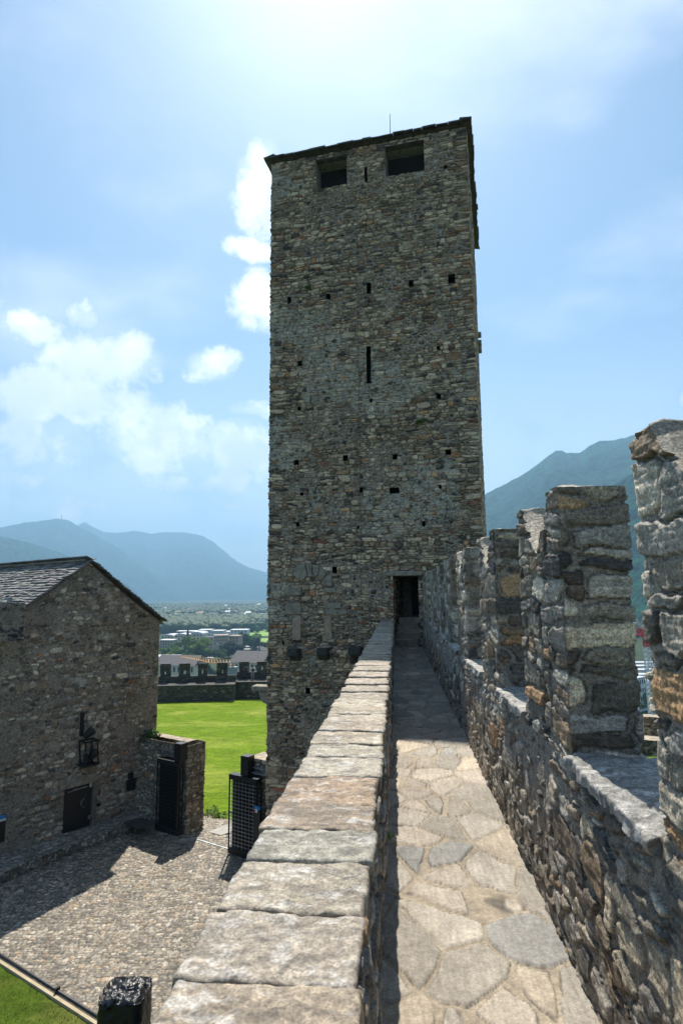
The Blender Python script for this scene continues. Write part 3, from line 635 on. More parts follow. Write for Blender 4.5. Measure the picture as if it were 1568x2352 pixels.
m.poly([hp(DO[0], dzt, .03), hp(DO[1], dzt, .03), hp(DO[1], dzt, -.5), hp(DO[0], dzt, -.5)]); m.build('door_reveal', M['mortar'], house)
m = MB(); m.box(hp((DO[0] + DO[1]) / 2 - .09, (zb + dzt) / 2, -.02), (dw - .24, .05, dzt - zb), x=hd3); door = m.build('door', M['black'], house)
m = MB(); m.box(hp(DO[1] - .12, (zb + dzt) / 2, -.1), (.2, .05, dzt - zb), x=hd3); m.build('side_panel', M['black'], house)
m = MB(); hc = Vector(hp(DO[1] - .36, zb + 1.05, .05)); last = None
for k in range(13):
    an = R(90 + 180 * k / 12); p = hc + Vector(hd3) * (.17 * math.cos(an)) + Vector((0, 0, .17 * math.sin(an)))
    if last: m.bar(last, p, .025, n=6)
    last = p
m.build('handle', M['steel'], door).matrix_parent_inverse = Matrix()
for zz_ in (zb + .38, zb + 1.72):
    m = MB(); m.box(hp(DO[1] - .10, zz_, .03), (.13, .04, .17), x=hd3); m.build('hinge', M['steel'], door, bevel=.01).matrix_parent_inverse = Matrix()
m = MB(); m.box(hp((DO[0] + DO[1]) / 2 - .05, dzt + .17, .04), (dw + .3, .08, .36), x=hd3); m.build('lintel', M['gneiss'], house, bevel=.02)
m = MB(); m.box(hp(DO[1] + .1, (zb + dzt) / 2, .03), (.16, .06, dzt - zb + .1), x=hd3); m.build('door_jamb', M['mortar'], house, bevel=.02)
M['lettering'] = plain('white_lettering', (.8, .8, .8), .6, var=0)
def text(name, s, pos, xdir, size, mat, parent, nrm3):
    cu = bpy.data.curves.new(name, 'FONT'); cu.body = s; cu.size = size; cu.extrude = .002; cu.materials.append(mat)
    o = bpy.data.objects.new(name, cu); COL.objects.link(o); x = Vector(xdir).normalized(); z = Vector(nrm3).normalized(); y = z.cross(x)
    mt = Matrix((x, y, z)).transposed().to_4x4(); mt.translation = Vector(pos); o.matrix_world = mt
    bpy.context.view_layer.update(); me = bpy.data.meshes.new_from_object(o.evaluated_get(bpy.context.evaluated_depsgraph_get())); mw = o.matrix_world.copy()
    bpy.data.objects.remove(o); me.transform(mw); me.materials.clear(); return link(name, me, mat, parent)
text('lettering', 'Entrata di servizio', hp(DO[1] - .87, zb + 1.66, .012), hd3, .085, M['lettering'], door, hout)
text('lettering', 'CASTELGRANDE', hp(DO[1] - 1.1, zb + 1.64, .012), hd3, .03, M['lettering'], door, hout)
# roof slopes
rz = .06
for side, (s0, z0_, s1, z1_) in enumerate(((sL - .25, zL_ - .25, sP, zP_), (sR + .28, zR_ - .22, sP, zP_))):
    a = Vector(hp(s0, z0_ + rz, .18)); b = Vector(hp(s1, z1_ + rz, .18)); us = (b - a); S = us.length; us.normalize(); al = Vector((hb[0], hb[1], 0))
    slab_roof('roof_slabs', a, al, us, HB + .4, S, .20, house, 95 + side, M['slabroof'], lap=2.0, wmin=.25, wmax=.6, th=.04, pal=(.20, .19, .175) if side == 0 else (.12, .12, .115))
m = MB(); 
for (s, z) in ((0, 0),): m.add([hp(sL - .2, zL_ - .2, .1), hp(sP, zP_, .1), hp(sR + .2, zR_ - .2, .1), hp(sL - .2, zL_ - .2, .1, HB), hp(sP, zP_, .1, HB), hp(sR + .2, zR_ - .2, .1, HB)], [(0, 1, 4, 3), (1, 2, 5, 4)])
m.build('roof', M['wood'], house)
m = MB()
for k in range(40): m.box(Vector(hp(sP, zP_ + .12, -.25 - k * .4)), (.34, .42, .07), x=hd3, z=(0.03 * math.sin(k * 5), 0, 1))
m.build('ridge_cap', M['gneiss'], house)
ch = empty('stone_pier', 'dark stone pier with metal vent cap beside the left eave of the gabled house', 'pier', hp(sL - .3, G, .4))
P4 = [hp(sL - 1.1, 0, .10)[:2], hp(sL + .0, 0, .10)[:2], hp(sL + .0, 0, 1.3)[:2], hp(sL - 1.1, 0, 1.3)[:2]]
ztp = gpt(12, 1385)[1]
wall_tube('wall', P4, zL_ - .9, ztp, [.05] * 4, .05, dict(HM, seed=97, pal=[((.06, .06, .06), 1), ((.09, .085, .08), 1)]), M['wall'], ch, cap=(hp(sL - .6, 0, .7)[:2], hp(sL - .5, 0, .75)[:2]))
m = MB(); m.bar(hp(sL - .35, ztp - .02, .75), hp(sL - .35, ztp + .22, .75), .2, n=12); m.build('vent_cap', M['zinc'], ch)
# kerb platform along the gable wall
kpts = [(0, 2035), (135, 1975), (250, 1932), (345, 1893)]
kb = [pl_(*p, G) for p in kpts]; dk = (kb[0] - kb[1]) / np.linalg.norm(kb[0] - kb[1]); kb = [kb[0] + dk * 4] + kb
inner = [np.array(hp(s, 0, .0)[:2]) for s in (sL - 4.5, sL - 1, DO[0], DO[1] + 1.2, gpt(330, 1860)[0])]
U_ = np.linspace(0, 1, 240); 
def interp(pts, u): 
    pts = np.array(pts); L = np.concatenate([[0], np.cumsum(np.linalg.norm(np.diff(pts, axis=0), axis=1))]); return np.stack([np.interp(u * L[-1], L, pts[:, k]) for k in range(2)], -1)
ko, ki = interp(kb, U_), interp(inner, U_); Vv = np.linspace(0, 1, 60)
ulen = U_ * 13; vlen = Vv * 2.0
H, C, mk = mason(ulen, np.concatenate([vlen, vlen[-1] + np.arange(.05, .45, .05)]), .2, .12, 99, P_COB, mortar=(.14, .13, .11), relief=.02, rot=.2)
nv_ = len(vlen); P = np.empty(H.shape + (3,)); top = ki[:, None] * (1 - Vv)[None, :, None] + ko[:, None] * Vv[None, :, None]
P[:, :nv_, :2] = top; P[:, :nv_, 2] = -10.0 + H[:, :nv_]
for k in range(H.shape[1] - nv_): P[:, nv_ + k, :2] = ko; P[:, nv_ + k, 2] = -10.0 - .05 * (k + 1)
tag(link('pavement', grid_mesh('pavement', P, C), M['cobble']), 'raised cobbled kerb along the foot of the gabled house', kind='structure')

# things on the gable wall
def on_gable(px, py): s, z = gpt(px, py); return s, z
fl = empty('floodlight_rack', 'black iron rack with two spotlights on the gable wall above the service door', 'floodlight', hp(*on_gable(190, 1700), .2))
s1, z1 = on_gable(187, 1636); s2, z2 = on_gable(187, 1690)
m = MB(); m.box(hp(s1, (z1 + z2) / 2, .1), (.12, .12, z1 - z2), x=hd3); m.build('pole', M['iron'], fl)
sa, za = on_gable(180, 1702); sb_, zb_ = on_gable(212, 1748)
m = MB()
for (s, z, o_) in ((sa, za, .1), (sa + .55, za, .1), (sa, za, .6), (sa + .55, za, .6)): m.bar(hp(s, z, o_), hp(s + .08, zb_, o_), .05)
for z in (za, zb_):
    for o_ in (.1, .6): m.bar(hp(sa - .05, z, o_), hp(sa + .68, z, o_), .06)
    m.bar(hp(sa, z, .08), hp(sa, z, .62), .06); m.bar(hp(sa + .6, z, .08), hp(sa + .6, z, .62), .06)
m.box(hp(sa + .33, zb_ - .02, .35), (.75, .6, .04), x=hd3); m.build('frame', M['iron'], fl)
for (px, py, tl) in ((194, 1683, .5), (203, 1732, .5)):
    s, z = on_gable(px, py); c0 = Vector(hp(s, z, .35)); ax = (Vector(hd3) * .5 + Vector((0, 0, .55)) + hout * .35).normalized()
    m = MB(); m.bar(c0 - ax * .22, c0 + ax * .12, .22, .36, n=16); sp = m.build('spotlight', M['black'], fl, smooth=False)
    m = MB(); m.bar(c0 + ax * .12, c0 + ax * .24, .37, .38, n=16); m.build('hood', M['black'], sp).matrix_parent_inverse = Matrix()
s, z = on_gable(186, 1737); m = MB(); m.bar(Vector(hp(s, z + .15, .4)), Vector(hp(s, z - .15, .4)), .2, n=12); m.build('ballast', M['black'], fl)
bx = on_gable(299, 1803); m = MB(); m.box(hp(bx[0], bx[1], .05), (.46, .1, .48), x=hd3); o = m.build('notice_box', M['black'], None, bevel=.01); tag(o, 'small black notice panel on the gable wall right of the service door', 'panel')
m = MB(); m.box(hp(bx[0] - .02, bx[1] + .42, .04), (.26, .08, .28), x=hd3); o = m.build('vent_box', M['iron'], None, bevel=.01); tag(o, 'small dark vent box just above the black notice panel on the gable wall', 'vent')
bx = on_gable(225, 1848); m = MB(); m.box(hp(bx[0], bx[1], .06), (.13, .12, .12), x=hd3); o = m.build('intercom', M['iron'], None, bevel=.01); tag(o, 'small intercom box on the wall beside the service door', 'intercom')
m = MB(); m.box(hp(bx[0], bx[1] - .07, .07), (.1, .11, .02), x=hd3); m.build('button_plate', M['steel'], o).matrix_parent_inverse = Matrix()
sg = empty('information_sign', 'black information board with blue and white header on the gable wall', 'sign', hp(*on_gable(2, 1900), .05))
ss, sz = on_gable(11, 1880)
m = MB(); m.box(hp(ss - .4, sz - .33, .07), (.8, .06, 1.0), x=hd3); m.build('board', M['black'], sg)
m = MB(); m.box(hp(ss - .4, sz + .10, .103), (.8, .01, .14), x=hd3); m.build('blue_band', M['blue'], sg)
m = MB(); m.box(hp(ss - .4, sz - .01, .103), (.8, .01, .08), x=hd3); m.build('white_band', M['white'], sg)

# ------------------------------------------------------------------ courtyard
xs = np.arange(-16, -.6, .026); ys = np.arange(12.5, 31.5, .026)
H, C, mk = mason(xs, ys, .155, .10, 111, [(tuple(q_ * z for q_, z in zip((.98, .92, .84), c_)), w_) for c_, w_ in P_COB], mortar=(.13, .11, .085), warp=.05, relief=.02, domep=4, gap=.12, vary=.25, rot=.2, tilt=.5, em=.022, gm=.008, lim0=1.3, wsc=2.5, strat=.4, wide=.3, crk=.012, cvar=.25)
xx, yy = np.meshgrid(xs, ys, indexing='ij')
gA = pl_(527, 1957, G); gB = pl_(413.4, 1922, G); gd = (gA - gB) / np.linalg.norm(gA - gB); gn = np.array([-gd[1], gd[0]])   # gate line direction (to the right, nearer) and the way out
if gn[1] < 0: gn = -gn
past = ((xx - gA[0]) * gn[0] + (yy - gA[1]) * gn[1])
P = np.stack([xx, yy, G + H - .02 + .03 * (fbm(xx / 3, yy / 3, 5, 2) - .5) - np.clip(past - .2, 0, 9) * .10], -1)
keepm = (past[:-1, :-1] < 3.2)
grail = [pl_(0, 2205, G), pl_(230, 2352, G)]; rd = (grail[1] - grail[0]) / np.linalg.norm(grail[1] - grail[0]); rn = np.array([-rd[1], rd[0]])
side = (xx - grail[0][0]) * rn[0] + (yy - grail[0][1]) * rn[1]
keepm &= side[:-1, :-1] > -.05 if ((-6 - grail[0][0]) * rn[0] + (25 - grail[0][1]) * rn[1]) > 0 else side[:-1, :-1] < .05
tag(link('courtyard', grid_mesh('courtyard', P, C, keep=keepm), M['cobble']), 'cobbled courtyard between the house, the gate and the wall walk', kind='structure')

def leaf_mat(name, c, var=.35, tr=.35):
    m_, t, b = mat_new(name); tx = nn(t, 'ShaderNodeTexCoord'); oi = nn(t, 'ShaderNodeObjectInfo')
    n1 = nn(t, 'ShaderNodeTexNoise'); n1.inputs['Scale'].default_value = .9; n1.inputs['Detail'].default_value = 8; n1.inputs['Roughness'].default_value = .7; t.links.new(tx.outputs['Object'], n1.inputs['Vector'])
    r = nn(t, 'ShaderNodeMapRange'); r.inputs[1].default_value = .3; r.inputs[2].default_value = .7; r.inputs[3].default_value = 1 - var; r.inputs[4].default_value = 1 + var; t.links.new(n1.outputs[0], r.inputs[0])
    r2 = nn(t, 'ShaderNodeMapRange'); r2.inputs[3].default_value = .75; r2.inputs[4].default_value = 1.25; t.links.new(oi.outputs['Random'], r2.inputs[0])
    mm = nn(t, 'ShaderNodeMath', operation='MULTIPLY'); t.links.new(r.outputs[0], mm.inputs[0]); t.links.new(r2.outputs[0], mm.inputs[1])
    mx = nn(t, 'ShaderNodeVectorMath', operation='SCALE'); mx.inputs[0].default_value = c; t.links.new(mm.outputs[0], mx.inputs['Scale'])
    t.links.new(mx.outputs[0], b.inputs['Base Color']); b.inputs['Roughness'].default_value = .6; b.inputs['Specular IOR Level'].default_value = .15
    ts = nn(t, 'ShaderNodeBsdfTranslucent'); t.links.new(mx.outputs[0], ts.inputs[0]); ms = nn(t, 'ShaderNodeMixShader'); ms.inputs[0].default_value = tr
    out = t.nodes['Material Output']; t.links.new(b.outputs[0], ms.inputs[1]); t.links.new(ts.outputs[0], ms.inputs[2]); t.links.new(ms.outputs[0], out.inputs[0])
    return m_
# grass material
def grass_mat(name, c1, c2, dry=(.30, .27, .11), sc=1.0, bumpd=.05):
    m_, t, b = mat_new(name); tx = nn(t, 'ShaderNodeTexCoord')
    n1 = nn(t, 'ShaderNodeTexNoise'); n1.inputs['Scale'].default_value = 5 * sc; n1.inputs['Detail'].default_value = 12; n1.inputs['Roughness'].default_value = .85
    n2 = nn(t, 'ShaderNodeTexNoise'); n2.inputs['Scale'].default_value = .13 * sc; n2.inputs['Detail'].default_value = 6; n2.inputs['Roughness'].default_value = .6
    mp_ = nn(t, 'ShaderNodeMapping'); mp_.inputs['Scale'].default_value = (1, 1.6, 1)
    t.links.new(tx.outputs['Object'], mp_.inputs[0]); t.links.new(tx.outputs['Object'], n1.inputs['Vector']); t.links.new(mp_.outputs[0], n2.inputs['Vector'])
    cr = nn(t, 'ShaderNodeValToRGB'); cr.color_ramp.elements[0].color = (*c1, 1); cr.color_ramp.elements[1].color = (*c2, 1); cr.color_ramp.elements[0].position = .35; cr.color_ramp.elements[1].position = .68
    t.links.new(n1.outputs[0], cr.inputs[0])
    r2 = nn(t, 'ShaderNodeMapRange'); r2.inputs[1].default_value = .50; r2.inputs[2].default_value = .75; t.links.new(n2.outputs[0], r2.inputs[0])
    mx = nn(t, 'ShaderNodeMix', data_type='RGBA'); t.links.new(r2.outputs[0], mx.inputs['Factor']); t.links.new(cr.outputs[0], mx.inputs[6]); mx.inputs[7].default_value = (*dry, 1)
    n5 = nn(t, 'ShaderNodeTexNoise'); n5.inputs['Scale'].default_value = .9 * sc; n5.inputs['Detail'].default_value = 10; n5.inputs['Roughness'].default_value = .8; t.links.new(mp_.outputs[0], n5.inputs['Vector'])
    r5 = nn(t, 'ShaderNodeMapRange'); r5.inputs[1].default_value = .35; r5.inputs[2].default_value = .65; r5.inputs[3].default_value = .6; r5.inputs[4].default_value = 1.3; t.links.new(n5.outputs[0], r5.inputs[0])
    sc5 = nn(t, 'ShaderNodeVectorMath', operation='SCALE'); t.links.new(mx.outputs[2], sc5.inputs[0]); t.links.new(r5.outputs[0], sc5.inputs['Scale'])
    t.links.new(sc5.outputs[0], b.inputs['Base Color']); b.inputs['Roughness'].default_value = .9; b.inputs['Specular IOR Level'].default_value = .08
    bp = nn(t, 'ShaderNodeBump'); bp.inputs['Strength'].default_value = .8; bp.inputs['Distance'].default_value = bumpd; t.links.new(n1.outputs[0], bp.inputs['Height']); t.links.new(bp.outputs[0], b.inputs['Normal'])
    return m_
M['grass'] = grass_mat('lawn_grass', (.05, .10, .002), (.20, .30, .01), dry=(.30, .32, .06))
M['grass2'] = grass_mat('dark_verge_grass', (.035, .07, .006), (.10, .15, .015), dry=(.22, .19, .06), sc=1.6)  # a darker grass with dry patches, for the verge
# lawn beyond the gate, falling towards the far wall
gx = np.linspace(-60, 22, 260); gy = np.linspace(27.0, 79.5, 240); xx, yy = np.meshgrid(gx, gy, indexing='ij')
past = ((xx - gA[0]) * gn[0] + (yy - gA[1]) * gn[1])
zl = -10.75 - np.clip(yy - 30, 0, 60) * .0475 + .25 * (fbm(xx / 9, yy / 9, 3, 3) - .5) + .03 * (fbm(xx * 2, yy * 2, 4, 3) - .5)
P = np.stack([xx, yy, zl], -1)
lawn = tag(link('lawn', grid_mesh('lawn', P, keep=(past[:-1, :-1] > 2.6)), M['grass']), 'bright green sunlit lawn beyond the gate', kind='structure')
# small lawn at the lower left corner of the courtyard
a0, a1 = grail[0] - rd * 9, grail[1] + rd * 4; sgn = -1 if ((-6 - grail[0][0]) * rn[0] + (25 - grail[0][1]) * rn[1]) > 0 else 1
uu, vv = np.meshgrid(np.linspace(0, 1, 160), np.linspace(0, 1, 110), indexing='ij'); P = np.empty(uu.shape + (3,))
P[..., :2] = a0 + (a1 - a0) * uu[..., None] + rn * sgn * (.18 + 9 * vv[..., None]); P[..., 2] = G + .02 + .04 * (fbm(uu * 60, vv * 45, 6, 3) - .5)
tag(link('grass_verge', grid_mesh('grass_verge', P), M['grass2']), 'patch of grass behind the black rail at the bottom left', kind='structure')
rs = np.random.RandomState(2); nb = 16000; uq, vq = rs.rand(nb), rs.rand(nb) * .55
bp_ = np.empty((nb, 3)); bp_[:, :2] = a0 + (a1 - a0) * uq[:, None] + rn * sgn * (.17 + 9 * vq[:, None]); bp_[:, 2] = G
ang = rs.rand(nb) * 6.28; hb_ = rs.uniform(.04, .11, nb); sd_ = np.stack([np.cos(ang), np.sin(ang), ang * 0], -1) * .012; tipo = rs.randn(nb, 3) * .03; tipo[:, 2] = hb_
Vb = np.stack([bp_ - sd_, bp_ + sd_, bp_ + tipo], 1)
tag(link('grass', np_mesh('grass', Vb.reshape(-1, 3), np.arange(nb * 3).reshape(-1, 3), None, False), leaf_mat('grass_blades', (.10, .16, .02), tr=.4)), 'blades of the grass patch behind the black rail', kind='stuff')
rail = empty('pipe_rail', 'long black metal pipe rail edging the grass patch at the bottom left', 'rail', (float(grail[0][0]), float(grail[0][1]), G))
m = MB(); p0 = Vector((*a0, G + .11)); p1 = Vector((*a1, G + .11)); m.bar(p0, p1, .09, n=10); m.build('pipe', M['iron'], rail, smooth=True)
for k in range(5):
    p = p0.lerp(p1, (k + .35) / 5); m = MB(); m.box(p, (.06, .13, .2), x=(rd[0], rd[1], 0)); m.build('clip', M['iron'], rail)
m = MB(); m.box((p0 + p1) / 2 - Vector((0, 0, .08)) + Vector((rn[0], rn[1], 0)) * sgn * .10, ((p1 - p0).length, .12, .1), x=(rd[0], rd[1], 0)); o = m.build('edging_kerb', plain('sandstone_kerb', (.42, .34, .22), .85), None); tag(o, 'thin sandy stone edging strip beneath the black pipe rail', 'kerb')

# black rough monolith
bpz = at(289, 2275, Y=13.6); bw = 13.6 / CF * 92
rs = np.random.RandomState(4); c = np.array([bpz[0], bpz[1]])
n1_, n2_ = 90, 70; an = np.linspace(0, 2 * math.pi, n1_, endpoint=False); q = np.stack([np.cos(an), np.sin(an)], -1); sq = q / (np.abs(q) ** 5).sum(1, keepdims=True) ** .2
zs_ = np.concatenate([np.linspace(G - .05, bpz[2], n2_), np.full(14, bpz[2])]); rsd = np.concatenate([np.ones(n2_), np.linspace(.97, .02, 14)])
P = np.empty((n1_, len(zs_), 3)); aa, zz_ = np.meshgrid(an, np.arange(len(zs_)) * .05, indexing='ij')
nz = (fbm(np.cos(aa) * 3 + 9, zz_ * 3 + np.sin(aa) * 3, 7, 4, .6) - .5)
rad = bw / 2 * rsd[None] * (1 + .16 * nz)
P[..., 0] = c[0] + sq[:, 0:1] * rad; P[..., 1] = c[1] + sq[:, 1:2] * rad; P[..., 2] = zs_[None] + (rsd[None] < .99) * (.22 * (fbm(sq[:, 0:1] * rsd * 3 + 4, sq[:, 1:2] * rsd * 3 + 5, 9, 5, .6) - .5)) - .10 * sst(rsd, .75, 1)[None] * (rsd[None] < .99)
o = link('stone_block', grid_mesh('stone_block', P, wrap=True), plain('polished_black_stone', (.008, .009, .012), .33, var=.3, bump=.9, bscale=7, spec=.4, bd=.05)); tag(o, 'glossy black rough hewn stone block standing in the courtyard at the bottom edge', 'stone block')

# ------------------------------------------------------------------ gate walls and sliding gates
def gp(r, z, out=0.0): p = gA + gd * r + gn * out; return (float(p[0]), float(p[1]), float(z))   # r along the gate line, out = away from the courtyard
def rg(px, py=1925):                # r on the gate line at a pixel column
    d = ray(px, py); t = (gA @ gn) / (d[:2] @ gn); return float((d[:2] * t - gA) @ gd)
rJ = rg(413.4); thick = 1.0
def zg(px, py, off=0.0):
    d = ray(px, py); t = ((gA + gn * off) @ gn) / (d[:2] @ gn); return float(d[2] * t)
ZT = (zg(410, 1711, .35) + zg(558, 1736, .35)) / 2; print('ZT', ZT, zg(410, 1711, .35), zg(558, 1736, .35), 'leaf', zg(529, 1775), zg(411, 1750), 'box', zg(547, 1735), zg(547, 1775), zg(420, 1711), zg(420, 1752))
jf = np.array(hp(0, 0)[:2]); 
GM = dict(pal=P_HOUSE[:4] + [((.30, .27, .22), 4), ((.22, .15, .09), 1)], sw=.24, sh=.13, seed=121, mortar=(.15, .13, .105), relief=.04, lost=.2, rot=.15, cw=.2)
# left wall runs from the gable wall to the jamb
den = gd[0] * -hd[1] + gd[1] * hd[0]
rG = float(((d0 - gA) @ np.array([-hd[1], hd[0]])) / (gd @ np.array([-hd[1], hd[0]])))
gwl = empty('gate_wall', 'stone gate wall stub joined to the gabled house left of the gate opening', 'wall', gp(rJ - 1, G))
wall_tube('wall', [gp(rG - .1, 0, .35)[:2], gp(rJ, 0, .35)[:2], gp(rJ, 0, .35 + thick)[:2], gp(rG - .1, 0, .35 + thick)[:2]], G - 1.2, ZT, [.03, .03, .1, .1], .03, GM, M['wall'], gwl,
          cap=(gp(rG + .4, 0, .35 + thick / 2)[:2], gp(rJ - .4, 0, .35 + thick / 2)[:2]))
rK = rg(556, 1760) ; rT = 3.6
gwr = empty('gate_wall', 'stone gate wall stub joined to the tower right of the gate opening', 'wall', gp(rK + 1, G))
wall_tube('wall', [gp(rK, 0, .35)[:2], gp(rT, 0, .35)[:2], gp(rT, 0, .35 + thick)[:2], gp(rK, 0, .35 + thick)[:2]], G - 1.2, ZT, [.03, .1, .1, .03], .03, dict(GM, seed=123), M['wall'], gwr,
          cap=(gp(rK + .4, 0, .35 + thick / 2)[:2], gp(rT - .4, 0, .35 + thick / 2)[:2]))
gd3 = Vector((gd[0], gd[1], 0)); gn3 = Vector((gn[0], gn[1], 0))
for side, (r0, r1, bxr, gw, o_) in enumerate(((rg(360, 1911), rg(410, 1921), rJ - .22, gwl, .0), (rg(529, 1957), rg(594, 1965), rK + .2, gwr, -.05))):
    zlo, zhi = G + .03, (zg(411, 1750), zg(529, 1775))[side]; gt = empty('iron_gate', ['dark iron lattice sliding gate leaf in shade left of the gate opening', 'dark iron lattice sliding gate leaf beside the tower right of the gate opening'][side], 'gate', gp((r0 + r1) / 2, G, o_), group='sliding lattice gate leaves')
    m = MB(); L = r1 - r0; md = (r0 + r1) / 2
    m.box(gp(md, zlo + .12, o_ + .05), (L, .32, .24), x=gd3); m.box(gp(md, zhi - .1, o_ + .05), (L, .32, .2), x=gd3)
    for rr_ in (r0 + .03, r1 - .03):
        for oo in (-.09, .19): m.box(gp(rr_, (zlo + zhi) / 2, o_ + oo), (.05, .04, zhi - zlo), x=gd3)
    m.build('gate_frame', M['iron'], gt)
    m = MB(); nv2 = 8 if side else 9
    for k in range(1, nv2): m.box(gp(r0 + L * k / nv2, (zlo + zhi) / 2, o_ + .05), (.05, .20, zhi - zlo), x=gd3)
    m.build('vertical_bars', M['iron'], gt)
    m = MB()
    for k in range(1, nv2): m.box(gp(r0 + L * k / nv2 - .04, (zlo + zhi) / 2, o_ - .075), (.014, .014, zhi - zlo - .3), x=gd3)
    m.build('front_rods', M['iron'] if side == 0 else M['zinc'], gt)
    m = MB()
    for k in range(1, 19):
        z = zlo + .2 + (zhi - zlo - .35) * k / 19; m.box(gp(md, z, o_ - .07), (L, .03, .016), x=gd3)
    m.build('horizontal_bars', M['iron'] if side == 0 else M['zinc'], gt)
    # top rail on the wall and its black end box
    m = MB(); ra, rb = (rg(352, 1740), rJ - .3) if side == 0 else (rK + .35, rT - .6); m.box(gp((ra + rb) / 2, zhi + .12, .22), (rb - ra, .2, .05), x=gd3); m.box(gp((ra + rb) / 2, zhi + .3, .26), (rb - ra, .12, .05), x=gd3); m.build('top_rail', M['zinc'], gw)
    m = MB(); m.box(gp(bxr, zhi + .40, .1), (.40, .40, .76), x=gd3); m.build('motor_box', M['black'], gw, bevel=.01)
m = MB(); m.box(gp((rJ + rK) / 2, G - .005, .18), (rK - rJ + .3, .07, .03), x=gd3); o = m.build('gate_track', M['zinc'], None); tag(o, 'thin metal gate track across the threshold of the gate opening', 'track')
# chequer plate on the kerb
c4 = [pl_(284, 1890, -9.95), pl_(324, 1879, -9.95), pl_(358, 1890, -9.95), pl_(313, 1902, -9.95)]
m = MB(); m.prism([(float(p[0]), float(p[1]), -10.02) for p in c4], (0, 0, .08)); o = m.build('metal_plate', plain('chequer_plate', (.10, .12, .13), .35, .7, bump=1, bscale=9, bd=.03), None); tag(o, 'grey chequered metal cover plate on the raised kerb beside the left gate leaf', 'cover plate')
# pole sign beside the tower
ps = empty('sign_pole', 'slim black sign post with a small blue and red header beside the tower', 'sign', gp(rg(597, 1960), G, -.25)); rr_ = rg(600, 1960)
m = MB(); m.box(gp(rr_, G + 1.0, -.25), (.30, .08, 2.0), x=gd3); m.build('panel', M['black'], ps)
m = MB(); m.box(gp(rr_, G + 2.06, -.25), (.30, .085, .1), x=gd3); m.build('blue_header', M['blue'], ps)
m = MB(); m.box(gp(rr_ - .05, G + 1.95, -.295), (.16, .01, .12), x=gd3); m.build('header_plate', M['white'], ps)
m = MB(); m.box(gp(rr_ - .09, G + 1.95, -.305), (.06, .01, .08), x=gd3); m.build('red_mark', M['red'], ps)
# slatted ramp and bushes past the gate
c4 = [(463, 1903), (505, 1888), (560, 1878), (540, 1905), (506, 1920)]
q = [at(a, b, z=G - .12) for a, b in ((478, 1914), (520, 1897), (556, 1903), (509, 1922))]
m = MB(); A0, A1, B1, B0 = [Vector(p) for p in q]
for k in range(9):
    t0, t1 = k / 9, (k + .86) / 9; m.prism([A0.lerp(B0, t0), A1.lerp(B1, t0), A1.lerp(B1, t1), A0.lerp(B0, t1)], (0, 0, .05))
o = m.build('boardwalk_ramp', plain('weathered_boards', (.40, .38, .34), .8, var=.1), None); tag(o, 'pale slatted boardwalk ramp on the ground past the gate opening', 'ramp')

# ------------------------------------------------------------------ foliage helpers
M['leaf'] = leaf_mat('leaves_mid', (.085, .155, .04)); M['leafl'] = leaf_mat('leaves_light', (.15, .25, .045)); M['leafd'] = leaf_mat('leaves_dark', (.035, .07, .035)); M['bark'] = plain('bark', (.07, .055, .04), .9)
def crown_mesh(name, seed, n=900, conic=False, size=.55, r=1.0, h=1.0):
    """leaf clumps spread through a lobed crown of about unit size (radius r, height h*2)"""
    rs = np.random.RandomState(seed); lob = [(rs.randn(3) * (.42, .42, .38), rs.uniform(.35, .6)) for _ in range(9)]
    V_ = []; F_ = []
    for i in range(n):
        if conic:
            t = rs.rand() ** .7; rad = (1 - t) * .8 * math.sqrt(rs.uniform(.3, 1)) * (1 + .25 * math.sin(t * 40)); a = rs.rand() * 6.28; p = np.array([rad * math.cos(a), rad * math.sin(a), t * 2.6 - 1])
        else:
            c, q = lob[rs.randint(9)]; d = rs.randn(3); d /= np.linalg.norm(d); p = c + d * q * rs.uniform(.55, 1.0) ** .6
        p = p * (r, r, h); s_ = size * rs.uniform(.5, 1.2) * .28; nrm_ = rs.randn(3); a_ = np.cross(nrm_, rs.randn(3)); a_ /= np.linalg.norm(a_); b_ = np.cross(nrm_, a_); b_ /= np.linalg.norm(b_)
        k = len(V_); V_ += [p + a_ * s_, p + b_ * s_ * .7, p - a_ * s_, p - b_ * s_ * .7]; F_.append((k, k + 1, k + 2, k + 3))
    return np_mesh(name, np.array(V_), np.array(F_), None, False)
def trunk_mesh(seed, h=2.2):
    rs = np.random.RandomState(seed); m = MB(); m.bar((0, 0, 0), (0, 0, h), .22, .12, n=7)
    for k in range(5):
        a = rs.rand() * 6.28; m.bar((0, 0, h * .6 + .1 * k), (math.cos(a) * .6, math.sin(a) * .6, h + .5 * rs.rand() + .2), .09, .03, n=5)
    me = bpy.data.meshes.new('trunk'); me.from_pydata(m.v, [], m.f); me.materials.append(M['bark']); return me
protos = {}
for nm, mt, con in (('leaf', 'leaf', False), ('leafl', 'leafl', False), ('leafd', 'leafd', False), ('con', 'leafd', True)):
    for k in range(2):
        me = crown_mesh('crown', hash((nm, k)) % 1000 if False else {'leaf': 1, 'leafl': 11, 'leafd': 21, 'con': 31}[nm] + k, 1500 if not con else 1200, con, size=.62); me.materials.append(M[mt]); protos[nm, k] = me
trunks = [trunk_mesh(k) for k in range(2)]
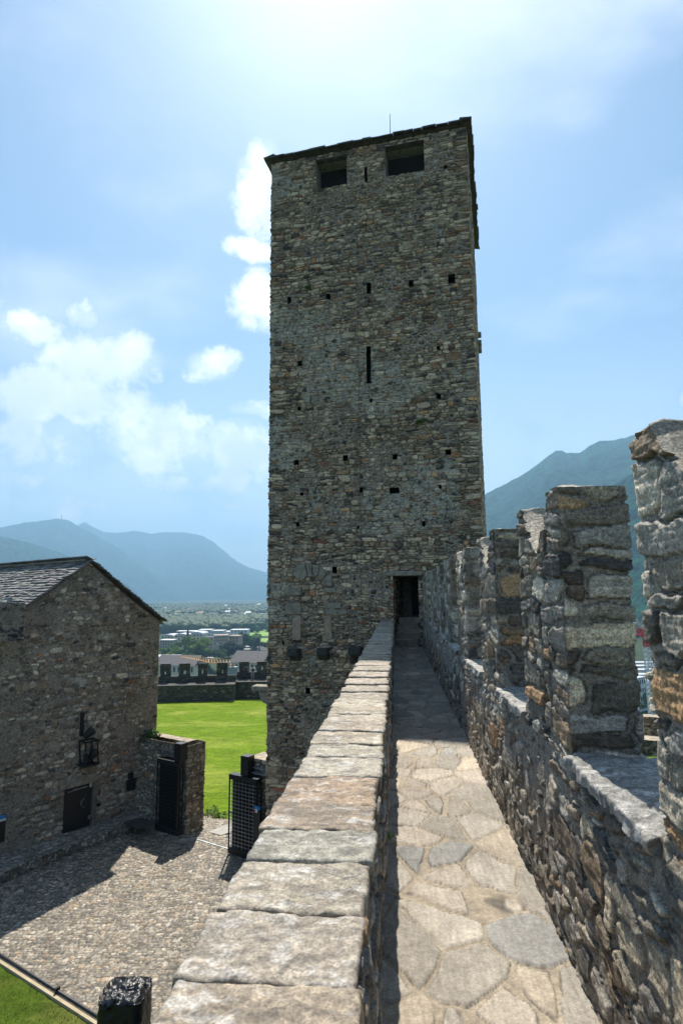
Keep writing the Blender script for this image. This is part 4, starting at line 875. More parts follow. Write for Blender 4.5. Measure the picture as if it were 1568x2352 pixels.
def tree(kind, X, Y, z, h, label, group=None, name='tree', wr=.42):
    t = empty(name, label, 'tree', (X, Y, z), group)
    rs = np.random.RandomState(int(abs(X * 7 + Y * 3)) % 9999); k = rs.randint(2)
    c = bpy.data.objects.new('crown', protos[kind, k]); COL.objects.link(c); c.parent = t; con = kind == 'con'
    c.location = (0, 0, h * (.42 if con else .60)); c.scale = (h * (.26 if con else wr * rs.uniform(.85, 1.15)),) * 2 + (h * (.40 if con else .42),); c.rotation_euler = (0, 0, rs.rand() * 6)
    s = bpy.data.objects.new('trunk', trunks[k]); COL.objects.link(s); s.parent = t; s.scale = (h * .13, h * .13, h * .16)
    return t
def bush(name, pos, r, label, kind='leafl', h=.6):
    me = crown_mesh('foliage', int(pos[0] * 13 + 500) % 900, 520, False, size=.6); me.materials.append(M[kind]); o = bpy.data.objects.new(name, me); COL.objects.link(o); o.location = pos; o.scale = (r, r, r * h); tag(o, label, 'plant'); return o
b_ = at(503, 1880, z=-10.85); bush('bush', (b_[0], b_[1], b_[2] + .1), .6, 'low green bush at the lawn edge past the gate opening'); 
b_ = gp(rG + .25, ZT + .05, .7); bush('wall_plant', b_, .5, 'green weeds growing in the corner where the gate wall meets the gabled house', 'leaf')
b_ = gp(rK + 1.5, ZT - .62, .2); bush('wall_plant', b_, .32, 'green weeds on the rail of the gate wall beside the tower', 'leaf')
for (px, py, r_, lb) in ((709, 662, .16, 'small green tuft growing high on the tower face left of centre'), (967, 972, .2, 'small dark green tuft growing mid height on the right half of the tower face')):
    s, z = face(px, py); p = fp(s, z, .1); bush('wall_plant', p, r_, lb, 'leaf')
p = wl(4.6, -.10, -1.75); bush('wall_plant', tuple(p), .05, 'tiny green sprig at the foot of the parapet beside the wall walk', 'leafl')

# ------------------------------------------------------------------ far castle wall beyond the lawn
def far_wall(name, label, A, B, mer, ztopm, zsill, zwalk, zlow, wd, back):
    """retaining wall with a walk on top and a crenellated parapet on its outer side"""
    e = empty(name, label, 'wall', (float(A[0]), float(A[1]), zlow)); A = np.array(A); B = np.array(B); L = np.linalg.norm(B - A); d = (B - A) / L; n = np.array([-d[1], d[0]])
    if n @ (A + B) < 0: n = -n
    FM = dict(pal=[((.07, .068, .06), 3), ((.11, .10, .09), 2), ((.05, .05, .048), 2), ((.16, .145, .12), 1)], sw=.45, sh=.2, mortar=(.06, .055, .048), relief=.06, lost=.2, em=.05, gm=.03)
    wall_tube('retaining_wall', [A, B, B + n * wd, A + n * wd], zlow, zwalk, [.12, .3, 1.5, .5], .12, dict(FM, seed=131), M['wall'], e, cap=(A + n * wd / 2, B + n * wd / 2))
    c, dd = A + n * (wd - .5), B + n * (wd - .5); lo = .25
    wall_tube('parapet', [c, dd, dd + n * .55, c + n * .55], zwalk - .1, zsill, [.12, .2, 1.5, .2], .1, dict(FM, seed=133), M['wall'], e, cap=(c + n * .28, dd + n * .28))
    for i, (a, b) in enumerate(mer):
        p0 = c + d * a; p1 = c + d * b; um = (b - a) / 2
        wall_tube('merlon', [p0, p1, p1 + n * .55, p0 + n * .55], zsill - .02, ztopm, [.1, .15, .2, .15], .1, dict(FM, seed=140 + i), M['wall'], e, cap=(p0 + n * .28 + d * .1, p1 + n * .28 - d * .1), cut=[(um - .13, um + .13, zsill + .1, zsill + .6), (L * 0 + 2 * um + .55 + um - .13, 2 * um + .55 + um + .13, zsill + .1, zsill + .6)])
    return e
ZWK = -10.9
fA = at(300, 1577, z=ZWK)[:2]; fB = at(538, 1572, z=ZWK)[:2]
d = (fB - fA) / np.linalg.norm(fB - fA); nF = np.array([-d[1], d[0]]); cF = fA + nF * 2.3
def ralong(px, A, d, n_off):
    q = A + n_off; nrm = np.array([-d[1], d[0]]); r_ = ray(px, 1540); t = (q @ nrm) / (r_[:2] @ nrm); return float((r_[:2] * t - q) @ d)
cols_ = [(368.5, 391), (411, 436), (455, 476), (498, 522)]; mer = [tuple(ralong(x, fA, d, nF * 2.3) for x in c) for c in cols_]
pz = lambda y, P: float((ray(450, y) * (P / ray(450, y)[1]))[2])
Yc = float(cF[1] + fB[1]) / 2
zsl = pz(1556, Yc); ztm = pz(1526.5, Yc); zlow = -13.9
far_wall('castle_wall', 'dark crenellated castle wall with pierced merlons beyond the lawn beside the gabled house', fA, fB, mer, ztm, zsl, ZWK, zlow, 2.8, None)
fC = at(536, 1566.5, z=ZWK)[:2]; fD = at(650, 1566, z=ZWK)[:2]; d2 = (fD - fC) / np.linalg.norm(fD - fC); n2 = np.array([-d2[1], d2[0]])
mer2 = [tuple(ralong(x, fC, d2, n2 * 2.3) for x in c) for c in ((526, 531), (549.5, 570.5), (590, 612), (632, 650))]; mer2[0] = (0, .5)
Yc2 = float(fC[1] + n2[1] * 2.3)
far_wall('castle_wall', 'dark crenellated castle wall with a visitor on it seen just left of the tower', fC, fD, mer2[1:], pz(1521, Yc2), pz(1545, Yc2), ZWK, zlow, 2.8, None)

# person on the far wall
def skin_obj(name, pts, edges, rad, mat, parent, sub=1):
    me = bpy.data.meshes.new(name); me.from_pydata(pts, edges, []); o = link(name, me, mat, parent)
    sk = o.modifiers.new('s', 'SKIN'); 
    for i, r_ in enumerate(rad): me.skin_vertices[0].data[i].radius = (r_, r_)
    me.skin_vertices[0].data[0].use_root = True
    s = o.modifiers.new('u', 'SUBSURF'); s.levels = sub; s.render_levels = sub
    return o
pp = at(580.5, 1564.5, z=ZWK + .02); pd_ = Vector((n2[0], n2[1], 0)); pr_ = Vector((d2[0], d2[1], 0))
pc = Vector((*(fC + d2 * ralong(580.5, fC, d2, n2 * 1.75) + n2 * 1.75), ZWK + .03))
per = empty('person', 'person in white shirt and grey trousers with black backpack at the far castle wall', 'person', tuple(pc))
def W3(x, y, z): return tuple(pc + pr_ * x + pd_ * y + Vector((0, 0, z)))
pts = [W3(0, 0, .95), W3(0, .02, 1.2), W3(0, .05, 1.42), W3(0, .07, 1.52), W3(0, .09, 1.64), W3(0, .09, 1.74)]
ed = [(0, 1), (1, 2), (2, 3), (3, 4), (4, 5)]; rad = [.14, .13, .15, .06, .09, .07]
for sg_ in (-1, 1):
    b = len(pts); pts += [W3(.1 * sg_, 0, .88), W3(.13 * sg_, .02, .48), W3(.14 * sg_, 0, .08), W3(.16 * sg_, .14, .03)]; ed += [(0, b), (b, b + 1), (b + 1, b + 2), (b + 2, b + 3)]; rad += [.1, .07, .05, .045]
    b = len(pts); pts += [W3(.2 * sg_, .05, 1.40), W3(.36 * sg_, .08, 1.16), W3(.34 * sg_, .34, 1.04), W3(.33 * sg_, .42, 1.03)]; ed += [(2, b), (b, b + 1), (b + 1, b + 2), (b + 2, b + 3)]; rad += [.06, .045, .033, .035]
    for f in range(5): pts.append(W3((.33 + (f - 2) * .022) * sg_, .50 - abs(f - 2) * .012, 1.01)); ed.append((b + 3, len(pts) - 1)); rad.append(.009)
skin_obj('body', pts, ed, rad, plain('skin', (.45, .28, .2), .6), per)
sp_ = [W3(0, 0, .98), W3(0, .02, 1.2), W3(0, .05, 1.40), W3(.19, .05, 1.39), W3(.33, .07, 1.2), W3(-.19, .05, 1.39), W3(-.33, .07, 1.2)]
skin_obj('shirt', sp_, [(0, 1), (1, 2), (2, 3), (3, 4), (2, 5), (5, 6)], [.17, .165, .17, .085, .075, .085, .075], plain('white_shirt', (.7, .7, .7), .8), per)
tp_ = [W3(0, 0, .95), W3(.1, 0, .86), W3(.13, .02, .48), W3(.14, 0, .12), W3(-.1, 0, .86), W3(-.13, .02, .48), W3(-.14, 0, .12)]
skin_obj('trousers', tp_, [(0, 1), (1, 2), (2, 3), (0, 4), (4, 5), (5, 6)], [.16, .125, .095, .08, .125, .095, .08], plain('grey_trousers', (.22, .25, .29), .8), per)
m = MB(); m.box(W3(.06, -.2, 1.25), (.32, .18, .44), x=pr_); m.build('backpack', M['black'], per, bevel=.05)
m = MB(); m.bar(W3(0, .06, 1.66), W3(0, .08, 1.79), .23, .16, n=12); m.build('cap', M['black'], per, smooth=True)

# ------------------------------------------------------------------ valley: ground, castle hill, mountains
ZV = -72.0
gm = grass_mat('valley_fields', (.03, .05, .02), (.05, .075, .03), dry=(.09, .12, .04), sc=.004, bumpd=.0)
m = MB(); m.poly([(-13500, -13500, ZV), (13500, -13500, ZV), (13500, 13500, ZV), (-13500, 13500, ZV)]); tag(m.build('ground', gm), 'flat valley floor reaching to the mountains', kind='structure')
# castle hill as a mound
a_ = np.linspace(0, 2 * math.pi, 120, endpoint=False); rr2 = np.array([0, .2, .4, .6, .8, 1, 1.1, 1.25, 1.45, 1.7, 2.0, 2.3]); hh = np.array([0, 0, 0, 0, 0, 0, -2, -10, -24, -40, -54, -62])
P = np.empty((120, 12, 3)); rx = np.where(np.cos(a_) > 0, 14 + 8, 62)[:, None]; ry = np.where(np.sin(a_) > 0, 62, 40)[:, None]
P[..., 0] = -2 + rx * 1.0 * rr2 * np.cos(a_)[:, None]; P[..., 1] = 22 + ry * rr2 * np.sin(a_)[:, None]; P[..., 2] = -14.6 + hh[None] + 2.5 * (fbm(P[..., 0] / 14, P[..., 1] / 14, 3, 3) - .5) * (rr2[None] > 1)
tag(link('hill', grid_mesh('hill', P, wrap=True), plain('hill_scrub', (.06, .09, .035), .9, var=.4, scale=.3)), 'castle rock falling to the town', kind='structure')

def mountain(name, label, sky, D0, D1, mat, seed, amp=1.0, cols=360, rows=110, tex=14, foot=None):
    """a real ridge: the crest follows (azimuth, height) at distance D(a); slopes fall to the valley towards the camera and behind"""
    xs_ = np.array([p[0] for p in sky], float); ys_ = np.array([p[1] for p in sky], float); px = np.linspace(xs_[0], xs_[-1], cols); py = np.interp(px, xs_, ys_)
    py = py + 2.2 * amp * (fbm(px / 14, px * 0, seed, 4, .6) - .5)
    t = np.concatenate([np.linspace(0, 1, rows), 1 + np.linspace(.03, .6, 14)]); P = np.empty((cols, len(t), 3))
    for i in range(cols):
        d = ray(px[i], py[i]); h = math.hypot(d[0], d[1]); u = (d[0] / h, d[1] / h); k = (px[i] - xs_[0]) / (xs_[-1] - xs_[0]); D = D0 + (D1 - D0) * k
        Zc = d[2] / h * D; Df = (foot[0] + (foot[1] - foot[0]) * k) if foot else D * .45
        rad = np.where(t <= 1, Df + (D - Df) * t, D + (t - 1) * D * .2); z = np.where(t <= 1, ZV + (Zc - ZV) * (t ** 1.15), Zc - (Zc - ZV) * (t - 1) / .6)
        P[i, :, 0] = u[0] * rad; P[i, :, 1] = u[1] * rad; P[i, :, 2] = z
    Hs = (P[:, rows - 1, 2].max() - ZV); env = np.clip(np.minimum(t, 1.0), 0, 1); env = (np.sin(np.clip(env, 0, 1) * math.pi) ** .7)[None]
    ang = np.arctan2(P[..., 0], P[..., 1]) * D0
    rid = 1 - np.abs(2 * fbm(P[..., 0] / (Hs * .75) + 3, P[..., 1] / (Hs * .75), seed + 2, 6, .5) - 1)
    P[..., 2] += env * Hs * .33 * amp * (rid - .7)
    P[..., 2] += (t[None] > .02) * tex * (fbm(P[..., 0] / 45, P[..., 1] / 45, seed + 5, 3, .6) - .5) * np.where(t > .97, .25, 1)[None]
    P[..., 2] = np.maximum(P[..., 2], ZV - 2); P[:, 0, 2] = ZV - 5
    return tag(link(name, grid_mesh(name, P), mat), label, kind='structure')
M['forest'] = plain('mountain_forest', (.010, .046, .02), .95, var=.8, spec=.0, scale=.018, bump=1.0, bscale=.045, bd=16)
mountain('mountain', 'wooded mountain slope rising to the right behind the tower', [(820, 1350), (900, 1290), (980, 1225), (1060, 1170), (1118, 1132), (1160, 1112), (1200, 1090), (1240, 1062), (1262, 1044), (1276, 1034), (1290, 1035), (1300, 1040), (1330, 1040), (1352, 1024), (1376, 1012), (1405, 1011), (1432, 1008), (1500, 988), (1568, 978), (1700, 940)], 3900, 4300, M['forest'], 7, tex=42, cols=520, rows=150)
mountain('mountain', 'nearer wooded spur at the right between the merlons', [(1330, 1250), (1385, 1150), (1408, 1112), (1440, 1095), (1465, 1083), (1500, 1066), (1600, 1010), (1700, 960)], 2300, 2000, M['forest'], 17, tex=34, cols=320, rows=130, foot=(1500, 1100))
mountain('mountain', 'hazy blue mountain with a mast on top far behind the gabled house', [(-160, 1250), (0, 1212), (60, 1200), (110, 1194), (132, 1191), (160, 1196), (178, 1208), (215, 1226), (260, 1252), (310, 1284), (350, 1316), (400, 1366), (430, 1388)], 9200, 8200, M['forest'], 27, tex=40, foot=(5600, 6800))
mountain('mountain', 'palest hazy mountain ridge far behind left of the tower', [(150, 1226), (180, 1206), (196, 1199), (215, 1212), (240, 1222), (262, 1224), (300, 1220), (322, 1220), (345, 1226), (372, 1222), (400, 1223), (420, 1222), (445, 1226), (470, 1233), (492, 1246), (520, 1270), (545, 1290), (575, 1305), (611, 1320), (700, 1350), (770, 1380)], 11000, 10500, M['forest'], 37, tex=40, foot=(7600, 7000))
mountain('mountain', 'low hazy foothill at the left edge behind the house roof', [(-200, 1200), (0, 1232), (60, 1244), (130, 1266), (200, 1296), (280, 1340), (330, 1380)], 6000, 5600, M['forest'], 47, tex=30, foot=(3800, 4600))
# mast on the far summit
mt_ = at(141, 1192, Y=8650 * .88); m = MB(); m.bar((mt_[0], mt_[1], mt_[2] - 10), (mt_[0], mt_[1], mt_[2] + 62), 9, 3); tag(m.build('radio_mast', M['iron']), 'tiny radio mast on the hazy summit at the far left', 'mast')

# ------------------------------------------------------------------ forest on the valley floor
def ico():
    import bmesh
    bm = bmesh.new(); bmesh.ops.create_icosphere(bm, subdivisions=2, radius=1); v = np.array([q.co[:] for q in bm.verts]); f = np.array([[q.index for q in p.verts] for p in bm.faces]); bm.free(); return v, f
IV, IF = ico()
def forest(name, label, pts, h0, h1, mat, seed):
    rs = np.random.RandomState(seed); n = len(pts); V_ = np.empty((n, len(IV), 3)); 
    for i, (x, y) in enumerate(pts):
        h = rs.uniform(h0, h1); r_ = h * rs.uniform(.38, .6); d = 1 + .34 * (rs.rand(len(IV)) - .5)[:, None]
        V_[i] = IV * d * (r_, r_, h * .46) + (x, y, ZV + h * .52)
    F_ = (IF[None] + (np.arange(n) * len(IV))[:, None, None]).reshape(-1, 3)
    return tag(link(name, np_mesh(name, V_.reshape(-1, 3), F_, None, True), mat), label, kind='stuff')
rs = np.random.RandomState(77); pts = []
def inview(x, y): a = x / y; return -.46 < a < .02
clear = [(1560, 1750, -.30, -.12)]
while len(pts) < 9000:
    y = rs.uniform(1130, 1560) if rs.rand() < .40 else rs.uniform(1560, 3600); a = rs.uniform(-.38, -.04); x = a * y
    if y > 1700 and fbm(np.array([x / 260]), np.array([y / 420]), 3, 2)[0] < .40: continue
    if y < 1330 and a > -.155 and y > 1000 and rs.rand() < .9: continue
    if 1850 < y < 2010 and -.22 < a < -.12: continue
    pts.append((x, y))
M['wood1'] = leaf_mat('wood_leaves', (.036, .07, .026), var=.6, tr=.15)
forest('forest', 'wooded belt across the valley floor', pts, 9, 22, M['wood1'], 5)
pts = []
while len(pts) < 1300:
    y = rs.uniform(520, 2600); a = rs.uniform(.40, .62)
    if y < 900 and a < .52: continue
    pts.append((a * y, y))
forest('forest', 'trees on the valley floor to the right', pts, 9, 18, M['wood1'], 6)
# scattered houses among the woods
def tiny_house(x, y, r_, mt, k):
    e = empty('house', 'tiny pale house among the trees of the far valley floor', 'house', (x, y, ZV), 'tiny houses scattered in the far woods'); hgt = r_.uniform(9, 15); wd = r_.uniform(14, 30); m = MB()
    m.box((x, y, ZV + hgt / 2), (wd, 12, hgt)); m.build('wall', mt, e); m = MB(); m.prism([(x - wd / 2 - 1, y - 7, ZV + hgt), (x - wd / 2 - 1, y, ZV + hgt + 4), (x - wd / 2 - 1, y + 7, ZV + hgt)], (wd + 2, 0, 0)); m.build('roof', (M['tan'], M['tileroof'], M['greyroof'])[k % 3], e)
r_ = np.random.RandomState(12)
for k in range(75):
    y = r_.uniform(1500, 3300); a = r_.uniform(-.32, -.11); tiny_house(a * y, y, r_, (M['white'], M['cream'], M['white'], M['tan'])[k % 4], k)
# light fields right of the woods
for (x0, x1, y0, y1) in ((560, 640, 1438, 1443), (555, 640, 1446.5, 1461), (575, 640, 1466, 1478)):
    q = [at(x, y, z=ZV + .3) for x, y in ((x0, y1), (x1, y1), (x1, y0), (x0, y0))]; m = MB(); m.poly([tuple(p) for p in q]); tag(m.build('field', plain('bright_meadow', (.17, .30, .04), .9, var=.1, scale=.02)), kind='structure')

# ------------------------------------------------------------------ town
def ground_at(px, py): return at(px, py, z=ZV)
def block(name, label, px0, px1, ybase, ytop, depth, head, mat, roof='flat', floors=4, nwin=6, roofmat=None, group=None, winmat=None, rise=0.35, cat='building', balc=0):
    """building whose front runs between two columns of the view, standing on the valley floor"""
    P0 = ground_at((px0 + px1) / 2, ybase)[:2]; Y = P0[1]; Wd = (px1 - px0) / CF * Y / max(.35, math.cos(R(head))) ; ht = (ybase - ytop) / CF * Y * 1.0
    e = empty(name, label, cat, (float(P0[0]), float(P0[1]), ZV), group); ax = Vector((math.cos(R(head)), -math.sin(R(head)), 0)); bk = Vector((math.sin(R(head)), math.cos(R(head)), 0)); o = Vector((*P0, ZV))
    def q(a, b, z): return tuple(o + ax * a + bk * b + Vector((0, 0, z)))
    m = MB(); m.box(o + bk * depth / 2 + Vector((0, 0, ht / 2)), (Wd, depth, ht), x=ax); m.build('wall', mat, e)
    rm = roofmat or M['greyroof']
    if roof == 'flat': m = MB(); m.box(o + bk * depth / 2 + Vector((0, 0, ht + .35)), (Wd + 1.0, depth + 1.0, .7), x=ax); m.build('roof', rm, e)
    elif roof == 'gable':
        m = MB(); hw = Wd / 2 + 1; r_ = depth * rise * .5
        m.prism([q(-hw, -1, ht - .3), q(-hw, depth / 2, ht + r_), q(-hw, depth + 1, ht - .3)], ax * 2 * hw); m.build('roof', rm, e)
    elif roof == 'hip':
        m = MB(); hw = Wd / 2 + 1; r_ = depth * rise * .5
        m.add([q(-hw, -1, ht), q(hw, -1, ht), q(hw, depth + 1, ht), q(-hw, depth + 1, ht), q(-hw + depth * .45, depth / 2, ht + r_), q(hw - depth * .45, depth / 2, ht + r_)], [(0, 1, 5, 4), (1, 2, 5), (2, 3, 4, 5), (3, 0, 4), (3, 2, 1, 0)]); m.build('roof', rm, e)
    elif roof == 'arch':
        pr = [q(Wd / 2 * math.cos(t_) * 1.03, -.6, ht + Wd * .13 * math.sin(t_)) for t_ in np.linspace(math.pi, 0, 12)]; m = MB(); m.prism(pr, bk * (depth + 1.2)); m.build('roof', rm, e)
    wm = winmat or M['glass']; fh = ht / floors
    for fl_ in range(floors):
        for k in range(nwin):
            m = MB(); a = -Wd / 2 + Wd * (k + .5) / nwin; m.box(q(a, -.05, fh * (fl_ + .55)), (Wd / nwin * .42, .25, fh * .48), x=ax); m.build('window', wm, e)
    for k in range(balc):
        m = MB(); m.box(q(-Wd / 2 + Wd * (k + .5) / balc, -.7, ht * .5), (Wd / balc * .3, 1.4, ht * .08), x=ax); m.build('balcony', M['white'], e)
    return e
block('school_hall', 'cream hall with a broad grey brown pitched roof behind the castle wall beside the tower', 527, 602, 1572, 1524, 26, 18, M['cream'], 'gable', 2, 8, M['tileroof'], rise=.6)
block('school_hall', 'long hall with a dark pitched roof behind the castle wall beside the gabled house', 352, 446, 1575, 1530, 24, 12, M['cream'], 'gable', 2, 9, M['tileroof'], rise=.55)
block('flat_building', 'low white flat roofed building behind the long dark roofed hall', 340, 400, 1530, 1511, 20, 5, M['white'], 'flat', 1, 5)
block('apartment_block', 'tan four storey apartment block, middle and largest of the tan group', 492, 522, 1497, 1462, 16, -12, M['tan'], 'flat', 5, 8, M['tan'], balc=2)
block('apartment_block', 'tan apartment block with few windows at the left end of the tan group', 465, 489, 1492, 1466, 16, 14, M['tan'], 'flat', 4, 3, M['tileroof'])
block('apartment_block', 'tan apartment block at the right end of the tan group', 525, 547, 1494, 1463, 16, 10, M['tan'], 'flat', 4, 3, M['tan'])
block('arched_building', 'cream building with a pale arched roof nearest the gabled house', 370, 398, 1482, 1462, 26, 6, M['cream'], 'arch', 3, 4, M['greyroof'])
block('arched_building', 'cream building with a pale arched roof, middle of three', 401, 428, 1481, 1460, 26, 6, M['cream'], 'arch', 3, 4, M['greyroof'])
block('arched_building', 'cream building with the widest pale arched roof behind the dark conifer', 428, 465, 1478, 1457, 26, 6, M['cream'], 'arch', 3, 5, M['greyroof'])
block('apartment_block', 'pink beige flat roofed block at the left foot of the arched buildings', 366, 396, 1490, 1472, 16, 8, M['tan'], 'flat', 3, 5, M['white'])
for i, (a, b, y0, y1, lb) in enumerate(((455, 483, 1463, 1448, 'white and glass modern block directly behind the arched cream roofs'), (486, 512, 1464, 1450, 'white and glass modern block with dark bands behind the tan group'), (514, 528, 1461, 1452, 'small glass pavilion between two white modern blocks'), (529, 567, 1464, 1448, 'long white framed modern block at the right end of the modern row'), (405, 452, 1458, 1451, 'low grey modern block at the left end of the modern row'))):
    block('modern_block', lb, a, b, y0, y1, 22, 3, M['white'] if i != 4 else M['teal'], 'flat', 2, 5, M['white'])
block('row_house', 'far white row of low houses in front of the woods near the tower', 520, 545, 1423, 1415, 20, 2, M['white'], 'flat', 1, 4)
block('row_house', 'far pinkish house in the row between white houses', 546, 562, 1421, 1412, 20, 2, M['tan'], 'flat', 1, 3, M['white'])
block('row_house', 'far white row of houses closest to the tower edge', 564, 612, 1420, 1410, 20, 2, M['white'], 'flat', 1, 6)
block('row_house', 'small far white building standing alone in the woods', 454, 468, 1424, 1418, 14, 2, M['white'], 'flat', 1, 2)
block('row_house', 'far small white building with a pinkish roof above the woods', 444, 458, 1409, 1404, 14, 2, M['white'], 'gable', 1, 2, M['tan'])
block('row_house', 'long low hazy grey building at the left of the woods', 356, 408, 1412, 1403, 20, 2, M['tan'], 'flat', 1, 8, M['tileroof'])
block('villa', 'beige villa with a brown hipped roof among trees beside the tower', 578, 606, 1511, 1495, 12, 15, M['cream'], 'hip', 2, 4, M['tileroof'], rise=.7)
for i, (px, yb, yt) in enumerate(((346, 1393, 1390.5), (375, 1394, 1392), (386, 1397, 1394.5), (418, 1393, 1391), (470, 1394, 1391.5), (492, 1398, 1395))):
    block('distant_shed', ['far pale shed at the foot of the mountains, first from the left', 'far pale shed at the foot of the mountains, second from the left', 'far pale shed at the foot of the mountains, third from the left', 'far pale shed at the foot of the mountains, fourth from the left', 'far pale shed at the foot of the mountains, fifth from the left', 'far pale shed at the foot of the mountains, sixth from the left'][i], px - 6, px + 6, yb, yt, 30, 0, M['white'], 'flat', 1, 0, group='far pale sheds')
# road and blue sign gantry
m = MB()
for (a, b, c_, d_) in ((474, 490, 1512, 1492), (560, 580, 1492, 1482)):
    m.poly([tuple(at(x, y, z=ZV + .4)) for x, y in ((a, c_), (b, c_), (b + 2, d_), (a + 6, d_))])
tag(m.build('road', plain('pale_asphalt', (.3, .3, .3), .8)), kind='structure')
sgn = empty('sign_gantry', 'two blue road signs on a grey gantry between the trees', 'road sign', tuple(ground_at(487, 1504)))
g0 = ground_at(487, 1504); Yg = g0[1]
m = MB(); hh_ = 17 / CF * Yg
for dx in (-8, 8): m.bar((g0[0] + dx, g0[1], ZV), (g0[0] + dx, g0[1], ZV + hh_), .5)
m.bar((g0[0] - 8, g0[1], ZV + hh_), (g0[0] + 8, g0[1], ZV + hh_), .6); m.build('frame', M['zinc'], sgn)
for dx in (-3.8, 3.8): m = MB(); m.box((g0[0] + dx, g0[1] - .5, ZV + hh_ - 4.4), (6.6, .2, 3.6)); m.build('sign_panel', M['blue'], sgn)
# trees in town
TL = [('con', 430, 1498, 1455, 'tall dark conifer in front of the arched cream buildings', .5), ('leafl', 445, 1518, 1474, 'large light green tree, tallest in front of the tan apartments', .6), ('leafl', 463, 1520, 1478, 'broad light green tree left of the road signs', .6), ('leaf', 475, 1519, 1490, 'round green tree just left of the road signs', .5),
      ('leaf', 387, 1512, 1488, 'round bright tree beside the edge of the gabled house', .6), ('leafl', 372, 1514, 1490, 'bright tree half hidden by the gabled house eave corner', .6), ('leaf', 405, 1497, 1477, 'small dark tree in front of the arched buildings', .5), ('leafl', 413, 1520, 1494, 'low light tree left of the large light green trees', .6),
      ('leaf', 502, 1519, 1494, 'round dark tree below the tan apartments', .55), ('leafd', 524, 1513, 1478, 'big dark tree in front of the right tan apartments', .6), ('leafd', 541, 1510, 1486, 'dark tree right of the big dark tree', .6), ('leafd', 552, 1488, 1456, 'tall dark poplar like tree right of the tan apartments', .34),
      ('leafd', 563, 1488, 1459, 'dark tree between the tall dark tree and the light round one', .5), ('leaf', 579, 1487, 1456, 'large round green tree beside the bright meadow', .55), ('leafd', 590, 1490, 1466, 'dark tree beside the villa roof', .5), ('leaf', 583, 1450, 1447, 'small pale tree in the meadow', .6), ('con', 595, 1515, 1490, 'small conifer in front of the villa', .5),
      ('leaf', 560, 1508, 1494, 'small tree left of the villa', .6), ('leaf', 572, 1510, 1492, 'small green tree left of the villa front', .5), ('leafd', 585, 1511, 1493, 'dark tree at the villa corner', .5), ('leafd', 551, 1509, 1494, 'small dark tree above the grey brown hall roof', .5), ('leaf', 607, 1489, 1474, 'green tree at the very edge of the tower', .5), ('leafl', 396, 1522, 1500, 'light green tree above the long dark roof', .6),
      ('leafd', 475, 1552, 1528, 'dark tree seen through the crenel of the far wall', .5), ('leaf', 499, 1556, 1538, 'small tree seen behind the right merlons of the far wall', .5), ('leafl', 428, 1524, 1502, 'light tree at the left foot of the orange crane jib', .6)]
for (kd, px, yb, yt, lb, wr) in TL:
    g = ground_at(px, yb); h = (yb - yt) / CF * g[1]; tree(kd, g[0], g[1], ZV, h * 1.05, lb, 'trees in the town', wr=wr)

# lattice cranes
def lattice(name, A, B, w0, w1, n, bar, mat, parent):
    A, B = Vector(A), Vector(B); d = (B - A).normalized(); s_ = d.cross(Vector((0, 0, 1))); s_ = s_.normalized() if s_.length > .05 else Vector((1, 0, 0)); u_ = s_.cross(d).normalized(); m = MB(); pv = None
    for k in range(n + 1):
        t = k / n; w_ = w0 + (w1 - w0) * t; c = A.lerp(B, t); q = [c + s_ * w_ / 2, c - s_ * w_ / 2, c + u_ * w_] if abs(d.z) < .7 else [c + s_ * w_ / 2 + u_ * w_ / 2, c - s_ * w_ / 2 + u_ * w_ / 2, c - s_ * w_ / 2 - u_ * w_ / 2, c + s_ * w_ / 2 - u_ * w_ / 2]
        for i in range(len(q)): m.bar(q[i], q[(i + 1) % len(q)], bar * .7)
        if pv:
            for i in range(len(q)): m.bar(pv[i], q[i], bar); m.bar(pv[i], q[(i + 1) % len(q)], bar * .7)
        pv = q
    return m.build(name, mat, parent)
cr = empty('tower_crane', 'orange lattice crane jib lying level behind the far castle wall', 'crane', (-90, 300, ZV))
j0 = at(415, 1509, Y=330); j1 = at(478, 1521, Y=300); j2 = at(535, 1528, Y=272)
lattice('jib', j0, j1, 1.0, 2.0, 12, .13, M['yellow'], cr); lattice('counter_jib', j1, j2, 2.0, 2.2, 8, .14, M['yellow'], cr)
ms_ = at(531, 1527, Y=274); lattice('mast', (ms_[0], ms_[1], ZV + 2), (ms_[0], ms_[1], ms_[2] + 1), 2, 2, 16, .3, M['zinc'], cr)
m = MB(); m.box(tuple(np.array(ms_) + (0, 0, -2.5)), (5, 3, 3.2)); m.build('counterweight', M['zinc'], cr)
# right gap: crane, white flats, parking decks
cr = empty('tower_crane', 'white lattice crane mast with a red jib seen between the two nearest merlons', 'crane', tuple(at(1495, 1640, Y=210)))
mt0 = at(1500, 1640, Y=210); mt1 = at(1485, 1485, Y=210); lattice('mast', (mt0[0], mt0[1], ZV), (mt0[0], mt0[1], mt1[2]), 2.2, 2.2, 34, .26, M['white'], cr)
tp = (mt0[0], mt0[1], mt1[2]); lattice('tower_head', tp, (tp[0], tp[1], tp[2] + 6), 2.2, 1.6, 5, .35, M['red'], cr)
lattice('jib', (tp[0], tp[1], tp[2] + 3.5), (tp[0] - 14, tp[1] + 18, tp[2] + 5), 2.2, 2.2, 9, .35, M['red'], cr); lattice('jib_tip', (tp[0] - 14, tp[1] + 18, tp[2] + 5), (tp[0] - 40, tp[1] + 52, tp[2] + 8), 2.0, 1.4, 14, .35, M['white'], cr)
block('white_flats', 'white four storey apartment house seen between the two nearest merlons', 1462, 1492, 1634, 1563, 14, -38, M['white'], 'flat', 4, 4)
block('white_flats', 'white apartment house with dark windows lower left of the crane mast between the merlons', 1440, 1470, 1648, 1590, 14, -50, M['white'], 'flat', 4, 4)
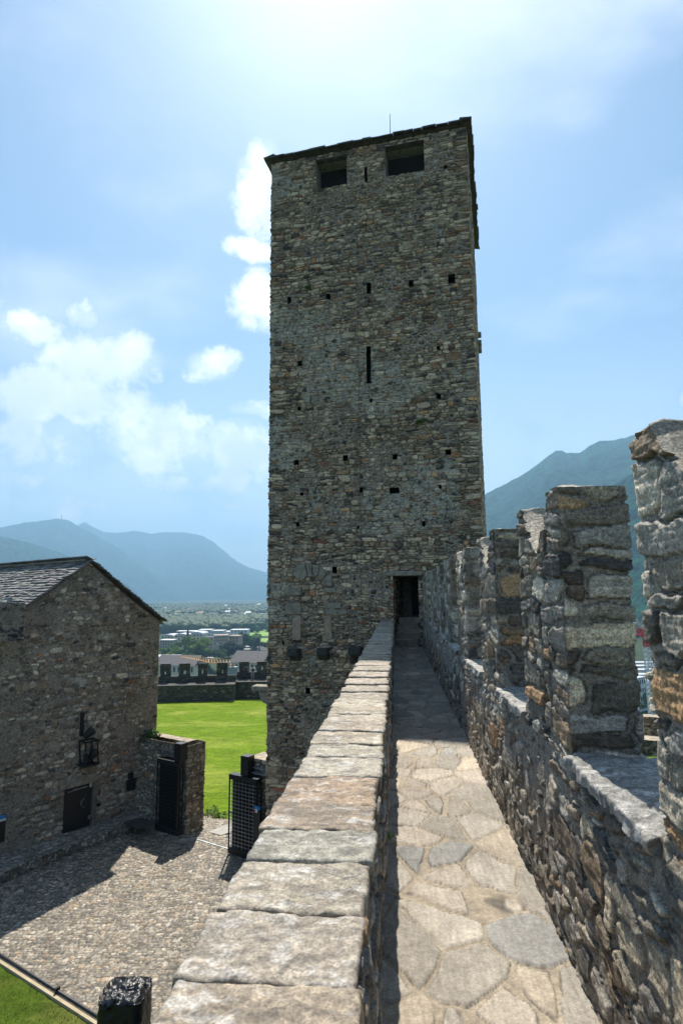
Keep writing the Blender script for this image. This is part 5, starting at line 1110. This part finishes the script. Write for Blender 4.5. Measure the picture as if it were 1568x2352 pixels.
for i, y in enumerate((1566, 1552, 1541, 1532, 1524)):
    block('parking_deck', ['lowest pale flat roofed deck', 'second lowest pale flat roofed deck', 'middle pale flat roofed deck', 'second highest pale flat roofed deck', 'highest pale flat roofed deck'][i] + ' seen between the two nearest merlons', 1425, 1560, y + 7, y, 10, 0, M['white'], 'flat', 1, 0, M['greyroof'], group='stepped pale decks right')
# outer ward wall below on the right
gq = at(1468, 1690, Y=30); ow = empty('outer_wall', 'lower castle wall with one capped merlon far below between the two nearest merlons', 'wall', (float(gq[0]), 30.0, float(gq[2]) - 6))
zA = gq[2]
wall_tube('wall', [(12.3, 30), (20, 26.5), (20.4, 27.3), (12.7, 30.8)], zA - 7, zA, [.08, .3, .3, .3], .08, dict(GM, seed=151), M['wall'], ow, cap=((12.8, 30.2), (19.8, 27)))
p = at(1476, 1660, Y=31); wall_tube('merlon', [(p[0], 30.9), (p[0] + 1.0, 30.4), (p[0] + 1.3, 31.0), (p[0] + .3, 31.5)], zA - .2, at(1480, 1645, Y=31)[2], [.07] * 4, .07, dict(GM, seed=152), M['wall'], ow, cap=((p[0] + .4, 30.95), (p[0] + .9, 30.9)))
gl = at(1490, 1739, Y=26); m = MB(); m.box((gl[0] + 2, 25, gl[2] - .17), (8, 2.2, .3)); tag(m.build('terrace_lawn', M['grass']), 'strip of terrace grass below the battlements on the right', kind='structure')
for i, (px, py, r_) in enumerate(((1482, 1630, 7), (1497, 1622, 6), (1502, 1500, 9))):
    g = ground_at(px, py); tree('leafl' if i == 0 else 'leaf', g[0], g[1], ZV, 11, ['bright tree at the foot of the crane mast between the merlons', 'green tree right of the crane mast between the merlons', 'far tree behind the pale decks between the merlons'][i], 'trees in the town', wr=.6)

# ------------------------------------------------------------------ haze
hm = bpy.data.materials.new('haze'); hm.use_nodes = True; t = hm.node_tree; t.nodes.clear(); out = nn(t, 'ShaderNodeOutputMaterial'); pv_ = nn(t, 'ShaderNodeVolumePrincipled')
pv_.inputs['Color'].default_value = (.38, .68, 1.0, 1); pv_.inputs['Density'].default_value = .00016; pv_.inputs['Anisotropy'].default_value = .25
t.links.new(pv_.outputs[0], out.inputs['Volume'])
m = MB(); m.box((0, 0, (ZV - 6 + 1500) / 2), (27600, 27600, 1500 - (ZV - 6))); tag(m.build('haze', hm), 'pale blue summer haze filling the valley', kind='stuff')
